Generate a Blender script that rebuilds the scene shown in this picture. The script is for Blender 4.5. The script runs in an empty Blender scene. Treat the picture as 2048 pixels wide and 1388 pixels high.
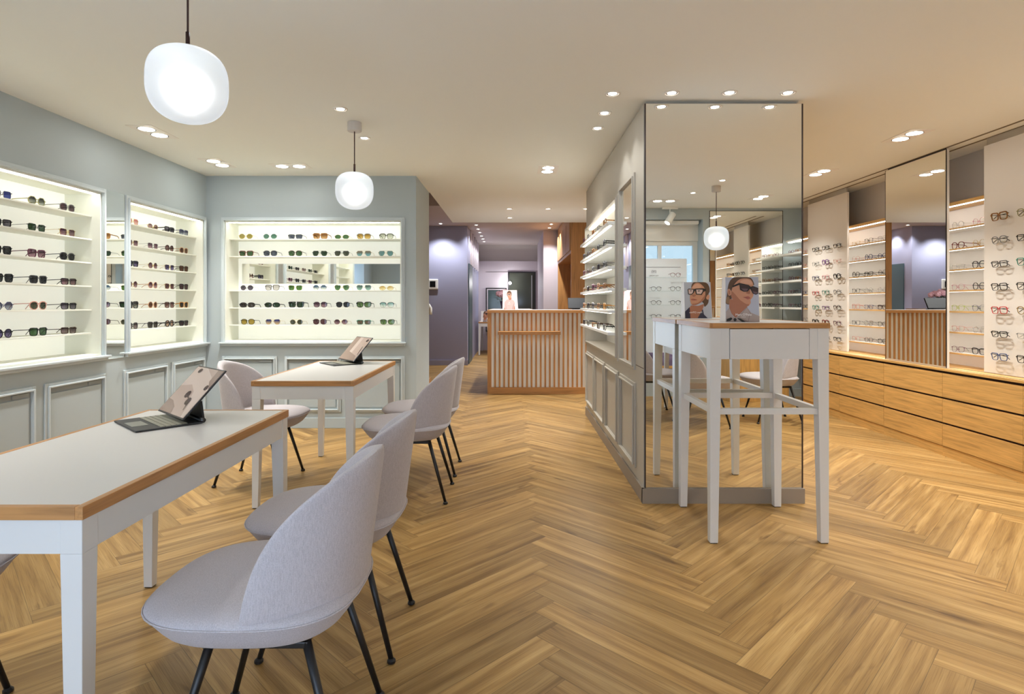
import bpy, bmesh, math, random
from mathutils import Vector, Matrix
PI = math.pi
random.seed(7)
sc = bpy.context.scene
COL = sc.collection
# ------------------------------------------------------------------ camera, world, light, exposure
F, VX, VY, HC = 1175.0, 1028.0, 606.0, 1.2      # focal length in pixels, vanishing point, eye height
cd = bpy.data.cameras.new('camera'); cam = bpy.data.objects.new('camera', cd); COL.objects.link(cam)
cd.sensor_fit = 'HORIZONTAL'; cd.sensor_width = 36.0; cd.lens = F / 2048 * 36
cam.location = (0, 0, HC); cam.rotation_euler = (PI / 2, 0, 0)
cd.shift_x = (1024 - VX) / 2048; cd.shift_y = -(694 - VY) / 2048
cd.clip_start = 0.05; cd.clip_end = 100
sc.camera = cam
sc.view_settings.view_transform = 'Standard'; sc.view_settings.look = 'None'
sc.view_settings.gamma = 1.0; sc.view_settings.use_curve_mapping = False
sc.view_settings.exposure = 1.5
cy = sc.cycles
cy.max_bounces = 9; cy.diffuse_bounces = 6; cy.glossy_bounces = 6; cy.transmission_bounces = 6
cy.transparent_max_bounces = 16; cy.caustics_reflective = True; cy.caustics_refractive = False
cy.sample_clamp_indirect = 2.5; cy.use_denoising = True; cy.use_adaptive_sampling = True; cy.adaptive_threshold = 0.025
w = bpy.data.worlds.new('daylight'); sc.world = w; w.use_nodes = True
w.node_tree.nodes['Background'].inputs[0].default_value = (0.66, 0.77, 1.0, 1)
w.node_tree.nodes['Background'].inputs[1].default_value = 2.0
WARM = (1.0, 0.975, 0.935); NEUT = (0.98, 0.99, 1.0)
E_DOUBLE, E_SINGLE, E_REAR = 20.5, 2.4, 64.0
S_PANEL, S_LED = 0.135, 5.0

def lamp(name, kind, loc, energy, color, parent=None, rot=(0, 0, 0), size=0.03, cone=100, blend=0.6):
    l = bpy.data.lights.new(name, kind); l.energy = energy; l.color = color
    if kind == 'SPOT':
        l.spot_size = math.radians(cone); l.spot_blend = blend; l.shadow_soft_size = size
    elif kind == 'POINT':
        l.shadow_soft_size = size
    o = bpy.data.objects.new(name, l); o.location = loc; o.rotation_euler = rot
    COL.objects.link(o)
    if parent: o.parent = parent
    return o

# ------------------------------------------------------------------ helpers
def c(r, g, b):
    f = lambda v: (v / 255 / 12.92) if v / 255 <= 0.04045 else ((v / 255 + 0.055) / 1.055) ** 2.4
    return (f(r), f(g), f(b))

MATS = {}
def mat(name, col, rough=0.5, metal=0.0, emit=0.0, ecol=None, noise=0.0, nscale=8.0, bump=0.0, bscale=60.0, spec=0.5):
    if name in MATS: return MATS[name]
    m = bpy.data.materials.new(name); m.use_nodes = True; MATS[name] = m
    nt = m.node_tree; N = nt.nodes; L = nt.links; b = N['Principled BSDF']
    b.inputs['Base Color'].default_value = (*col, 1); b.inputs['Roughness'].default_value = rough
    b.inputs['Metallic'].default_value = metal; b.inputs['Specular IOR Level'].default_value = spec
    if emit:
        b.inputs['Emission Color'].default_value = (*(ecol or col), 1); b.inputs['Emission Strength'].default_value = emit
    if noise or bump:
        tc = N.new('ShaderNodeTexCoord')
    if noise:
        n = N.new('ShaderNodeTexNoise'); n.inputs['Scale'].default_value = nscale; n.inputs['Detail'].default_value = 4
        L.new(tc.outputs['Object'], n.inputs['Vector'])
        r = N.new('ShaderNodeValToRGB')
        r.color_ramp.elements[0].position = 0.3; r.color_ramp.elements[1].position = 0.7
        r.color_ramp.elements[0].color = (*[v * (1 - noise) for v in col], 1)
        r.color_ramp.elements[1].color = (*[min(1, v * (1 + noise)) for v in col], 1)
        L.new(n.outputs['Fac'], r.inputs['Fac']); L.new(r.outputs['Color'], b.inputs['Base Color'])
    if bump:
        n2 = N.new('ShaderNodeTexNoise'); n2.inputs['Scale'].default_value = bscale; n2.inputs['Detail'].default_value = 3
        L.new(tc.outputs['Object'], n2.inputs['Vector'])
        bp = N.new('ShaderNodeBump'); bp.inputs['Strength'].default_value = bump; bp.inputs['Distance'].default_value = 0.002
        L.new(n2.outputs['Fac'], bp.inputs['Height']); L.new(bp.outputs['Normal'], b.inputs['Normal'])
    return m

def oak(axis, base=(212, 168, 100), name='oak', rough=0.42):
    nm = name + '_' + 'xyz'[axis]
    if nm in MATS: return MATS[nm]
    m = bpy.data.materials.new(nm); m.use_nodes = True; MATS[nm] = m
    nt = m.node_tree; N = nt.nodes; L = nt.links; b = N['Principled BSDF']; b.inputs['Roughness'].default_value = rough
    tc = N.new('ShaderNodeTexCoord'); mp = N.new('ShaderNodeMapping')
    s = [26.0, 26.0, 26.0]; s[axis] = 1.6; mp.inputs['Scale'].default_value = s
    L.new(tc.outputs['Object'], mp.inputs['Vector'])
    n = N.new('ShaderNodeTexNoise'); n.inputs['Scale'].default_value = 1.3; n.inputs['Detail'].default_value = 7; n.inputs['Distortion'].default_value = 0.7
    L.new(mp.outputs['Vector'], n.inputs['Vector'])
    mp2 = N.new('ShaderNodeMapping'); s2 = [150.0] * 3; s2[axis] = 5.0; mp2.inputs['Scale'].default_value = s2
    L.new(tc.outputs['Object'], mp2.inputs['Vector'])
    n2 = N.new('ShaderNodeTexNoise'); n2.inputs['Scale'].default_value = 1.0; n2.inputs['Detail'].default_value = 3
    L.new(mp2.outputs['Vector'], n2.inputs['Vector'])
    r = N.new('ShaderNodeValToRGB'); e = r.color_ramp.elements
    k = lambda f: (*[v * f for v in c(*base)], 1)
    e[0].position = 0.30; e[0].color = k(0.72); e[1].position = 0.68; e[1].color = k(1.16)
    md = r.color_ramp.elements.new(0.48); md.color = k(1.0)
    L.new(n.outputs['Fac'], r.inputs['Fac'])
    mx = N.new('ShaderNodeMix'); mx.data_type = 'RGBA'; mx.blend_type = 'MULTIPLY'; mx.inputs['Factor'].default_value = 0.35
    r2 = N.new('ShaderNodeValToRGB'); r2.color_ramp.elements[0].position = 0.38; r2.color_ramp.elements[0].color = (0.62, 0.55, 0.45, 1); r2.color_ramp.elements[1].position = 0.55
    L.new(n2.outputs['Fac'], r2.inputs['Fac'])
    L.new(r.outputs['Color'], mx.inputs[6]); L.new(r2.outputs['Color'], mx.inputs[7]); L.new(mx.outputs[2], b.inputs['Base Color'])
    return m

class MB:
    """collects shapes, then links them as one mesh object"""
    def __init__(s, T=None): s.v = []; s.f = []; s.mi = []; s.T = T
    def add(s, vs, fs, mi=0):
        k = len(s.v)
        s.v += [tuple(s.T(*p)) if s.T else tuple(p) for p in vs]
        s.f += [tuple(i + k for i in f) for f in fs]; s.mi += [mi] * len(fs); return s
    def box(s, x0, x1, y0, y1, z0, z1, mi=0):
        return s.add([(x, y, z) for z in (z0, z1) for y in (y0, y1) for x in (x0, x1)],
                     [(0, 2, 3, 1), (4, 5, 7, 6), (0, 1, 5, 4), (2, 6, 7, 3), (0, 4, 6, 2), (1, 3, 7, 5)], mi)
    def taper(s, a, za, b, zb, mi=0):   # a, b = (x0,x1,y0,y1)
        vs = [(a[0], a[2], za), (a[1], a[2], za), (a[1], a[3], za), (a[0], a[3], za),
              (b[0], b[2], zb), (b[1], b[2], zb), (b[1], b[3], zb), (b[0], b[3], zb)]
        return s.add(vs, [(3, 2, 1, 0), (4, 5, 6, 7), (0, 1, 5, 4), (1, 2, 6, 5), (2, 3, 7, 6), (3, 0, 4, 7)], mi)
    def quad(s, p, mi=0): return s.add(p, [tuple(range(len(p)))], mi)
    def prism(s, pts, z0, z1, mi=0):
        n = len(pts)
        return s.add([(x, y, z0) for x, y in pts] + [(x, y, z1) for x, y in pts],
                     [tuple(range(n - 1, -1, -1)), tuple(range(n, 2 * n))] + [(i, (i + 1) % n, n + (i + 1) % n, n + i) for i in range(n)], mi)
    def tube(s, pts, r, n=8, mi=0, r2=None):
        pts = [Vector(p) for p in pts]; vs = []; m = len(pts)
        for i, p in enumerate(pts):
            d = (pts[min(i + 1, m - 1)] - pts[max(i - 1, 0)]).normalized()
            u = d.cross(Vector((0, 0, 1)) if abs(d.z) < 0.95 else Vector((1, 0, 0))).normalized(); q = d.cross(u)
            rr = r if r2 is None else r + (r2 - r) * i / (m - 1)
            vs += [tuple(p + u * (rr * math.cos(2 * PI * k / n)) + q * (rr * math.sin(2 * PI * k / n))) for k in range(n)]
        fs = [(i * n + k, i * n + (k + 1) % n, (i + 1) * n + (k + 1) % n, (i + 1) * n + k) for i in range(m - 1) for k in range(n)]
        fs += [tuple(range(n - 1, -1, -1)), tuple(range((m - 1) * n, m * n))]
        return s.add(vs, fs, mi)
    def rail(s, pts, wx, hz, mi=0):      # flat bar swept along pts (lateral axis x)
        vs = []
        for p in pts:
            vs += [(p[0] - wx, p[1], p[2] - hz), (p[0] + wx, p[1], p[2] - hz), (p[0] + wx, p[1], p[2] + hz), (p[0] - wx, p[1], p[2] + hz)]
        m = len(pts)
        fs = [(i * 4 + k, i * 4 + (k + 1) % 4, (i + 1) * 4 + (k + 1) % 4, (i + 1) * 4 + k) for i in range(m - 1) for k in range(4)]
        fs += [(3, 2, 1, 0), tuple(range((m - 1) * 4, m * 4))]
        return s.add(vs, fs, mi)
    def lathe(s, prof, n=32, cx=0, cy=0, mi=0):
        vs = []; m = len(prof)
        for r, z in prof: vs += [(cx + r * math.cos(2 * PI * k / n), cy + r * math.sin(2 * PI * k / n), z) for k in range(n)]
        fs = [(i * n + k, i * n + (k + 1) % n, (i + 1) * n + (k + 1) % n, (i + 1) * n + k) for i in range(m - 1) for k in range(n)]
        fs += [tuple(range(n - 1, -1, -1)), tuple(range((m - 1) * n, m * n))]
        return s.add(vs, fs, mi)
    def frame(s, u0, u1, z0, z1, wd, n0, n1, mi=0, sides='lrtb'):     # picture-frame border round a rectangle; (u, n, z)
        if 'l' in sides: s.box(u0 - wd, u0, n0, n1, z0 - wd, z1 + wd, mi)
        if 'r' in sides: s.box(u1, u1 + wd, n0, n1, z0 - wd, z1 + wd, mi)
        if 't' in sides: s.box(u0, u1, n0, n1, z1, z1 + wd, mi)
        if 'b' in sides: s.box(u0, u1, n0, n1, z0 - wd, z0, mi)
        return s
    def mesh(s, name, mats, smooth=False):
        me = bpy.data.meshes.new(name); me.from_pydata(s.v, [], s.f); me.update()
        for m in (mats if isinstance(mats, (list, tuple)) else [mats]): me.materials.append(m)
        for p, i in zip(me.polygons, s.mi): p.material_index = i; p.use_smooth = smooth
        bm = bmesh.new(); bm.from_mesh(me); bmesh.ops.recalc_face_normals(bm, faces=bm.faces); bm.to_mesh(me); bm.free()
        return me
    def obj(s, name, mats, parent=None, loc=(0, 0, 0), rz=0.0, smooth=False, bevel=0.0, label=None, seg=2):
        o = bpy.data.objects.new(name, s.mesh(name, mats, smooth)); COL.objects.link(o)
        o.location = loc; o.rotation_euler = (0, 0, rz)
        if parent: o.parent = parent
        if label: o['label'] = label
        if bevel:
            b = o.modifiers.new('bevel', 'BEVEL'); b.width = bevel; b.segments = seg; b.limit_method = 'ANGLE'
        return o

def subsurf(o, lv=2):
    m = o.modifiers.new('subsurf', 'SUBSURF'); m.levels = lv; m.render_levels = lv; return o
def tag(o, label, cat, group=None, kind=None):
    o['label'] = label; o['category'] = cat
    if group: o['group'] = group
    if kind: o['kind'] = kind
    return o
def thing(name, label, cat, loc=(0, 0, 0), rz=0.0, group=None):
    o = bpy.data.objects.new(name, None); COL.objects.link(o); o.location = loc; o.rotation_euler = (0, 0, rz)
    o.empty_display_size = 0.05
    return tag(o, label, cat, group)
def struct(o, label, cat='wall'): return tag(o, label, cat, kind='structure')
def dup(root, loc, rz, label=None, group=None):
    r = root.copy(); COL.objects.link(r); r.location = loc; r.rotation_euler = (0, 0, rz)
    if label: r['label'] = label
    if group: r['group'] = group
    for ch in list(root.children):
        k = ch.copy(); COL.objects.link(k); k.parent = r
        for g in list(ch.children):
            d = g.copy(); COL.objects.link(d); d.parent = k
    return r

# ------------------------------------------------------------------ materials
wall_blue = mat('wall_paint_blue_grey', c(175, 186, 190), 0.6, bump=0.15, bscale=350)
wall_taupe = mat('pillar_paint_taupe', c(182, 176, 164), 0.5)
mould_lit = mat('moulding_lit_paint', c(196, 206, 210), 0.45)  # wall paint made lighter, brightness of the lit mouldings put into the colour
base_taupe = mat('baseboard_taupe', c(146, 134, 120), 0.5)
wall_beige = mat('wall_paint_warm', c(176, 172, 160), 0.6)
wall_purple = mat('wall_paint_lilac_grey', c(160, 162, 190), 0.6)
wall_dark = mat('wall_paint_dark_grey', c(198, 192, 184), 0.6)
wall_lilac = mat('wall_paint_pale_lilac', c(190, 180, 186), 0.6)
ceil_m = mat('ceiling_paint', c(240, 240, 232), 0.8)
white = mat('white_lacquer', c(234, 235, 232), 0.4)
table_white = mat('table_white_lacquer', c(216, 215, 211), 0.4)
table_top_m = mat('white_laminate', c(204, 203, 202), 0.35)
niche_white = mat('niche_white', c(232, 233, 222), 0.5)
steel = mat('brushed_steel', c(190, 190, 190), 0.3, 1.0)
black = mat('black_metal', c(22, 22, 24), 0.4)
black_gloss = mat('black_gloss', c(12, 12, 14), 0.5, spec=.25)
dark_gap = mat('dark_gap', c(50, 30, 14), 0.8)
slot_shade_grey = mat('slot_shade_grey', c(150, 157, 158), 0.7)
mirror = mat('mirror_glass', (0.94, 0.94, 0.90), 0.0, 1.0)
led = mat('led_strip', (1, 1, 1), 0.5, emit=S_LED, ecol=(1.0, 0.98, 0.92))
led_shelf = mat('led_strip_shelf', (1, 1, 1), 0.5, emit=5.0, ecol=(0.98, 0.98, 1.0))
panel_lit = mat('backlit_opal_panel', c(238, 238, 226), 0.5, emit=S_PANEL, ecol=(1.0, 1.0, 0.95))
bulb = mat('lamp_face', (1, 1, 1), 0.5, emit=14.0, ecol=(1.0, 0.97, 0.90))
bulb_small = mat('small_lamp_face', (1, 1, 1), 0.5, emit=10.0, ecol=(1.0, 0.97, 0.92))
trim_white = mat('lamp_trim', c(238, 232, 222), 0.4)
panel_white = mat('sliding_panel_white', c(226, 220, 210), 0.45)
oak_x, oak_y, oak_z = oak(0), oak(1), oak(2)
oakd_x, oakd_y, oakd_z = (oak(i, (186, 134, 78), 'counter_oak') for i in range(3))

def glass_mat(name='window_glass', tint=(0.94, 0.97, 0.97)):
    m = bpy.data.materials.new(name); m.use_nodes = True; nt = m.node_tree; N = nt.nodes; L = nt.links
    N.remove(N['Principled BSDF']); o = N['Material Output']
    t = N.new('ShaderNodeBsdfTransparent'); t.inputs[0].default_value = (*tint, 1)
    g = N.new('ShaderNodeBsdfGlossy'); g.inputs['Roughness'].default_value = 0.0
    x = N.new('ShaderNodeMixShader'); x.inputs[0].default_value = 0.06
    L.new(t.outputs[0], x.inputs[1]); L.new(g.outputs[0], x.inputs[2]); L.new(x.outputs[0], o.inputs[0])
    return m
glass = glass_mat()
dimmed_glass = glass_mat('dimmed_window_glass', (.42, .46, .45))  # pane tint added to dim the overbright daylight behind it
# ------------------------------------------------------------------ floor: herringbone oak planks
PW, PN = 0.1157, 8
PL = PW * PN
def build_floor():
    me = bpy.data.meshes.new('floor'); bm = bmesh.new(); uvl = bm.loops.layers.uv.new('plank'); cl = bm.loops.layers.float_color.new('tone')
    r2 = math.sqrt(2); u0 = (0.163 - 2.363) / r2; v0 = (-0.163 - 2.363) / r2
    rnd = random.Random(3)
    X0, X1, Y0, Y1 = -3.45, 3.85, -0.72, 15.2
    def plank(us, vs, du, dv, along_u):
        cs = [(us, vs), (us + du, vs), (us + du, vs + dv), (us, vs + dv)]
        xy = [((a - b) / r2, -(a + b) / r2) for a, b in cs]
        if max(p[0] for p in xy) < X0 or min(p[0] for p in xy) > X1 or max(p[1] for p in xy) < Y0 or min(p[1] for p in xy) > Y1: return
        f = bm.faces.new([bm.verts.new((x, y, 0)) for x, y in xy])
        uv = [(0, 0), (PL, 0), (PL, PW), (0, PW)] if along_u else [(0, 0), (0, PW), (PL, PW), (PL, 0)]
        col = (rnd.random(), rnd.random(), rnd.random(), 1)
        for lp, q in zip(f.loops, uv): lp[uvl].uv = q; lp[cl] = col
    for j in range(-160, 60):
        for m in range(-8, 9):
            k = j + 2 * PN * m
            plank(u0 + k * PW, v0 + j * PW, PL, PW, True)
            plank(u0 + (k - 1) * PW, v0 + j * PW, PW, PL, False)
    for co, no in (((X0, 0, 0), (-1, 0, 0)), ((X1, 0, 0), (1, 0, 0)), ((0, Y0, 0), (0, -1, 0)), ((0, Y1, 0), (0, 1, 0))):
        bmesh.ops.bisect_plane(bm, geom=bm.verts[:] + bm.edges[:] + bm.faces[:], plane_co=co, plane_no=no, clear_outer=True)
    bmesh.ops.remove_doubles(bm, verts=bm.verts[:], dist=1e-4)
    for f in bm.faces:
        if f.normal.z < 0: f.normal_flip()
    bm.to_mesh(me); bm.free()
    m = bpy.data.materials.new('oak_herringbone'); m.use_nodes = True; nt = m.node_tree; N = nt.nodes; L = nt.links; b = N['Principled BSDF']
    uv = N.new('ShaderNodeUVMap'); uv.uv_map = 'plank'
    tone = N.new('ShaderNodeVertexColor'); tone.layer_name = 'tone'
    sep = N.new('ShaderNodeSeparateColor'); L.new(tone.outputs['Color'], sep.inputs[0])
    off = N.new('ShaderNodeCombineXYZ')
    for i, k in enumerate((0, 1)):
        mu = N.new('ShaderNodeMath'); mu.operation = 'MULTIPLY'; mu.inputs[1].default_value = 37.0
        L.new(sep.outputs[k], mu.inputs[0]); L.new(mu.outputs[0], off.inputs[i])
    ad = N.new('ShaderNodeVectorMath'); ad.operation = 'ADD'; L.new(uv.outputs[0], ad.inputs[0]); L.new(off.outputs[0], ad.inputs[1])
    def noise(sx, sy, detail, dist):
        mp = N.new('ShaderNodeMapping'); mp.inputs['Scale'].default_value = (sx, sy, 1); L.new(ad.outputs[0], mp.inputs['Vector'])
        n = N.new('ShaderNodeTexNoise'); n.inputs['Scale'].default_value = 1.0; n.inputs['Detail'].default_value = detail; n.inputs['Distortion'].default_value = dist
        L.new(mp.outputs[0], n.inputs['Vector']); return n
    n1 = noise(1.3, 24, 6, .35)       # broad figure
    n2 = noise(5, 320, 3, 0.2)        # fine pores
    n3 = noise(2.6, 15, 3, 0.5)       # knots and dark streaks
    r = N.new('ShaderNodeValToRGB'); e = r.color_ramp.elements
    e[0].position = 0.28; e[0].color = (*c(130, 97, 52), 1); e[1].position = 0.72; e[1].color = (*c(189, 155, 99), 1)
    q = r.color_ramp.elements.new(0.5); q.color = (*c(163, 128, 75), 1)
    L.new(n1.outputs['Fac'], r.inputs['Fac'])
    def mul(a, bsock, fac):
        x = N.new('ShaderNodeMix'); x.data_type = 'RGBA'; x.blend_type = 'MULTIPLY'; x.inputs['Factor'].default_value = fac
        L.new(a, x.inputs[6]); L.new(bsock, x.inputs[7]); return x.outputs[2]
    rp = N.new('ShaderNodeValToRGB'); rp.color_ramp.elements[0].position = 0.36; rp.color_ramp.elements[0].color = (0.55, 0.48, 0.38, 1); rp.color_ramp.elements[1].position = 0.52
    L.new(n2.outputs['Fac'], rp.inputs['Fac'])
    rk = N.new('ShaderNodeValToRGB'); rk.color_ramp.elements[0].position = 0.24; rk.color_ramp.elements[0].color = (0.28, 0.19, 0.10, 1); rk.color_ramp.elements[1].position = 0.37
    L.new(n3.outputs['Fac'], rk.inputs['Fac'])
    rt = N.new('ShaderNodeMapRange'); rt.inputs['To Min'].default_value = 0.74; rt.inputs['To Max'].default_value = 1.16; L.new(sep.outputs[2], rt.inputs['Value'])
    cx = N.new('ShaderNodeCombineColor')
    for i in range(3): L.new(rt.outputs[0], cx.inputs[i])
    col = mul(mul(mul(r.outputs['Color'], rp.outputs['Color'], 0.5), rk.outputs['Color'], 0.75), cx.outputs[0], 1.0)
    # thin dark joint round each plank
    sx = N.new('ShaderNodeSeparateXYZ'); L.new(uv.outputs[0], sx.inputs[0])
    def edge(sock, size):
        a = N.new('ShaderNodeMath'); a.operation = 'SUBTRACT'; a.inputs[0].default_value = size; L.new(sock, a.inputs[1])
        mn = N.new('ShaderNodeMath'); mn.operation = 'MINIMUM'; L.new(sock, mn.inputs[0]); L.new(a.outputs[0], mn.inputs[1]); return mn.outputs[0]
    mn = N.new('ShaderNodeMath'); mn.operation = 'MINIMUM'; L.new(edge(sx.outputs[0], PL), mn.inputs[0]); L.new(edge(sx.outputs[1], PW), mn.inputs[1])
    jr = N.new('ShaderNodeMapRange'); jr.inputs['From Min'].default_value = 0.0004; jr.inputs['From Max'].default_value = 0.0016
    jr.inputs['To Min'].default_value = 0.5; jr.inputs['To Max'].default_value = 1.0; L.new(mn.outputs[0], jr.inputs['Value'])
    cj = N.new('ShaderNodeCombineColor')
    for i in range(3): L.new(jr.outputs[0], cj.inputs[i])
    L.new(mul(col, cj.outputs[0], 1.0), b.inputs['Base Color'])
    b.inputs['Roughness'].default_value = 0.42; b.inputs['Specular IOR Level'].default_value = 0.28
    bp = N.new('ShaderNodeBump'); bp.inputs['Strength'].default_value = 0.12; bp.inputs['Distance'].default_value = 0.001
    L.new(n2.outputs['Fac'], bp.inputs['Height']); L.new(bp.outputs[0], b.inputs['Normal'])
    me.materials.append(m); o = bpy.data.objects.new('floor', me); COL.objects.link(o)
    struct(o, 'oak herringbone plank floor', 'floor')
build_floor()

# ------------------------------------------------------------------ room shell
CZ = 2.42                                   # ceiling height of the shop
XL, YB, XP, YM, XR = -2.955, 5.64, 0.78, 3.535, 3.72   # left wall, back niche wall, pillar side, pillar front, right wall
ZN0, ZN1 = 0.825, 1.988                     # display niches, bottom and top
LEFT_N = ((1.0, 2.09), (2.42, 4.209), (4.494, 5.59))
m = MB()
m.box(-3.4, XL, -0.75, 5.64, 0, ZN0); m.box(-3.4, XL, -0.75, 5.64, ZN1, CZ)
prev = -0.75
m.box(-3.4, XL, prev, .2, ZN0, ZN1); prev = .92
for a, b in LEFT_N: m.box(-3.4, XL, prev, a, ZN0, ZN1); prev = b
m.box(-3.4, XL, prev, 5.64, ZN0, ZN1)
for a, b in LEFT_N: m.box(-3.4, -3.225, a, b, ZN0, ZN1)
wl = struct(m.obj('wall_left', wall_blue), 'blue-grey left wall with lit display niches')
m = MB(); BN = (-2.775, -1.08); WBX = -0.94
m.box(-3.4, WBX, YB, 6.5, 0, ZN0); m.box(-3.4, WBX, YB, 6.5, ZN1, CZ)
m.box(-3.4, BN[0], YB, 6.5, ZN0, ZN1); m.box(BN[1], WBX, YB, 6.5, ZN0, ZN1); m.box(BN[0], BN[1], 5.93, 6.5, ZN0, ZN1)
wb = struct(m.obj('wall_back', wall_blue), 'blue-grey wall facing the camera with a wide lit niche')
wr = struct(MB().box(XR, 3.9, -0.75, 9.2, 0, CZ + 0.1).obj('wall_right', wall_dark), 'dark grey right wall behind the eyeglass shelves')
# front wall behind the camera: shop windows
m = MB()
WIN = ((-2.2, 0.45, 0.15, 2.25), (0.95, 2.43, 0.36, 2.278))
xs = -3.4
for a, b, z0, z1 in WIN:
    m.box(xs, a, -0.78, -0.5, 0, CZ); m.box(a, b, -0.78, -0.5, 0, z0); m.box(a, b, -0.78, -0.5, z1, CZ); xs = b
m.box(xs, 3.9, -0.78, -0.5, 0, CZ)
wf = struct(m.obj('wall_front', wall_blue), 'street front wall with two shop windows, seen in the pillar mirror')
for i, (a, b, z0, z1) in enumerate(WIN):
    zt = z1 if i == 0 else 2.02
    f = MB()
    f.frame(a + .06, b - .06, z0 + .06, zt - .06, .06, -0.775, -0.725)
    mids = (-.9,) if i == 0 else (1.93,)
    for x in mids: f.box(x - .025, x + .025, -0.77, -0.73, z0 + .06, zt - .06)
    if i == 1: f.box(a, b, -0.775, -0.70, zt, z1)
    o = struct(f.obj('window_%d' % (i + 1), white), 'white framed shop window in the front wall', 'window')
    MB().box(a + .06, b - .06, -0.755, -0.745, z0 + .06, zt - .06).obj('pane', glass if i == 0 else dimmed_glass, o)
    if i == 0: MB().box(a + .02, b - .02, -0.585, -0.58, 1.5, zt).obj('added_light_blind', white, o)  # added blind, keeps overbright daylight out of the mirror strips
    if i == 1: MB().box(a, b - .03, -0.70, -0.56, z1 - .055, z1 - .005).obj('blind_cassette', white, o, bevel=.01)
f = MB().frame(.25, .87, ZN0 + .05, ZN1 - .05, .05, -.40, -.34).box(.2, .92, -.3, -.06, 1.50, 1.512); f.v = [(XL + y, x, z) for x, y, z in f.v]
o = struct(f.obj('window_3', white), 'small side window in the left wall near the street, seen in the niche mirror', 'window')
MB().box(XL - .385, XL - .375, .25, .87, ZN0 + .05, ZN1 - .05).obj('pane', glass, o)
# pillar (free-standing display partition)
PN0, PN1 = 4.41, 6.27
m = MB()
m.box(XP, 1.733, YM, 6.33, 0, 0.80); m.box(XP, 1.733, YM, 6.33, 1.98, CZ - .02)
m.box(XP, 1.733, YM, PN0, 0.80, 1.98); m.box(XP, 1.733, PN1, 6.33, 0.80, 1.98); m.box(1.02, 1.733, PN0, PN1, 0.80, 1.98)
m.box(XP + .02, 1.715, YM + .03, 6.31, CZ - .02, CZ)
wp = struct(m.obj('wall_center', wall_taupe), 'taupe free-standing partition with mirror front and eyeglass shelves')
# rear area
wq = struct(MB().box(-4.2, -0.9, 11.33, 15.2, 0, 2.8).obj('wall_rear_left', wall_purple), 'lilac-grey wall at the end of the corridor')
MB().box(-4.2, -0.885, 11.31, 11.33, 0, .1).obj('baseboard', wall_purple, wq)
m = MB()
for k in range(5): m.box(-0.9, -0.875, 12.0 + k * .6, 12.25 + k * .6, 1.98, 2.685)
m.obj('fluted_panel', wall_lilac, wq, label='pale fluted strip panels above the doorway')
MB().box(-0.9, -0.88, 11.55, 12.45, 0, 1.98).obj('side_door', mat('teal_door', c(74, 96, 104), .4), wq, label='dark teal side door')
struct(MB().box(-1.0, 3.9, 15.04, 15.2, 0, 2.8).obj('wall_rear', wall_dark), 'dark grey wall at the very back')
struct(MB().box(-3.55, -3.4, 6.3, 11.4, 0, 3.1).obj('wall_corridor', wall_purple), 'lilac corridor wall')
struct(MB().box(3.72, 3.9, 9.2, 15.2, 0, 2.8).obj('wall_rear_right', wall_lilac), 'rear right wall')
struct(MB().box(0.60, 0.95, 12.0, 15.04, 0, 2.69).obj('wall_column', wall_lilac), 'pale lilac column beside the oak tall cabinet')
# ceilings
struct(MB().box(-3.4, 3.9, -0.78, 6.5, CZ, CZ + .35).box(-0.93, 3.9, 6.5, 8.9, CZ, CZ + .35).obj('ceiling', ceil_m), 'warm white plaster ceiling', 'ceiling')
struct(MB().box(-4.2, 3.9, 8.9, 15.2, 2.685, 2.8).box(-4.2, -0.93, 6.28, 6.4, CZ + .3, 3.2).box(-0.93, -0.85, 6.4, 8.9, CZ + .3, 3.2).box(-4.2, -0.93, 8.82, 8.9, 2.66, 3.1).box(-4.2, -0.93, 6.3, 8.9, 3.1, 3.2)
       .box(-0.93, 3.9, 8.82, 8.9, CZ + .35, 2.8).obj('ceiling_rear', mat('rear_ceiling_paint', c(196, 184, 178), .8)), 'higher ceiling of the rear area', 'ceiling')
# ceiling grooves for the sliding panels
g = MB(); g.box(3.385, 3.403, 0.2, 7.6, CZ - .003, CZ); g.box(3.495, 3.513, 0.2, 7.6, CZ - .003, CZ)
struct(g.obj('trim_track', mat('ceiling_groove', c(118, 104, 84), .7)), 'pair of sliding panel tracks in the ceiling', 'track')
# baseboards
struct(MB().box(XL, XL + .015, -0.5, 5.625, 0, .1).obj('baseboard_left', wall_blue, bevel=.003), 'blue-grey baseboard of the left wall', 'baseboard')
struct(MB().box(XL, WBX, YB - .015, YB, 0, .1).obj('baseboard_back', wall_blue, bevel=.003), 'blue-grey baseboard of the niche wall', 'baseboard')
struct(MB().box(XP - .012, XP, YM - .02, 6.33, 0, .088).box(XP - .012, 1.74, YM - .022, YM, 0, .088).obj('baseboard_center', base_taupe), 'taupe baseboard of the partition', 'baseboard')
struct(MB().box(2.43, XR, -0.5, -0.485, 0, .1).box(XL, 0.9, -0.5, -0.485, 0, .1).obj('baseboard_front', wall_blue), 'blue-grey baseboard of the front wall', 'baseboard')

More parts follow.
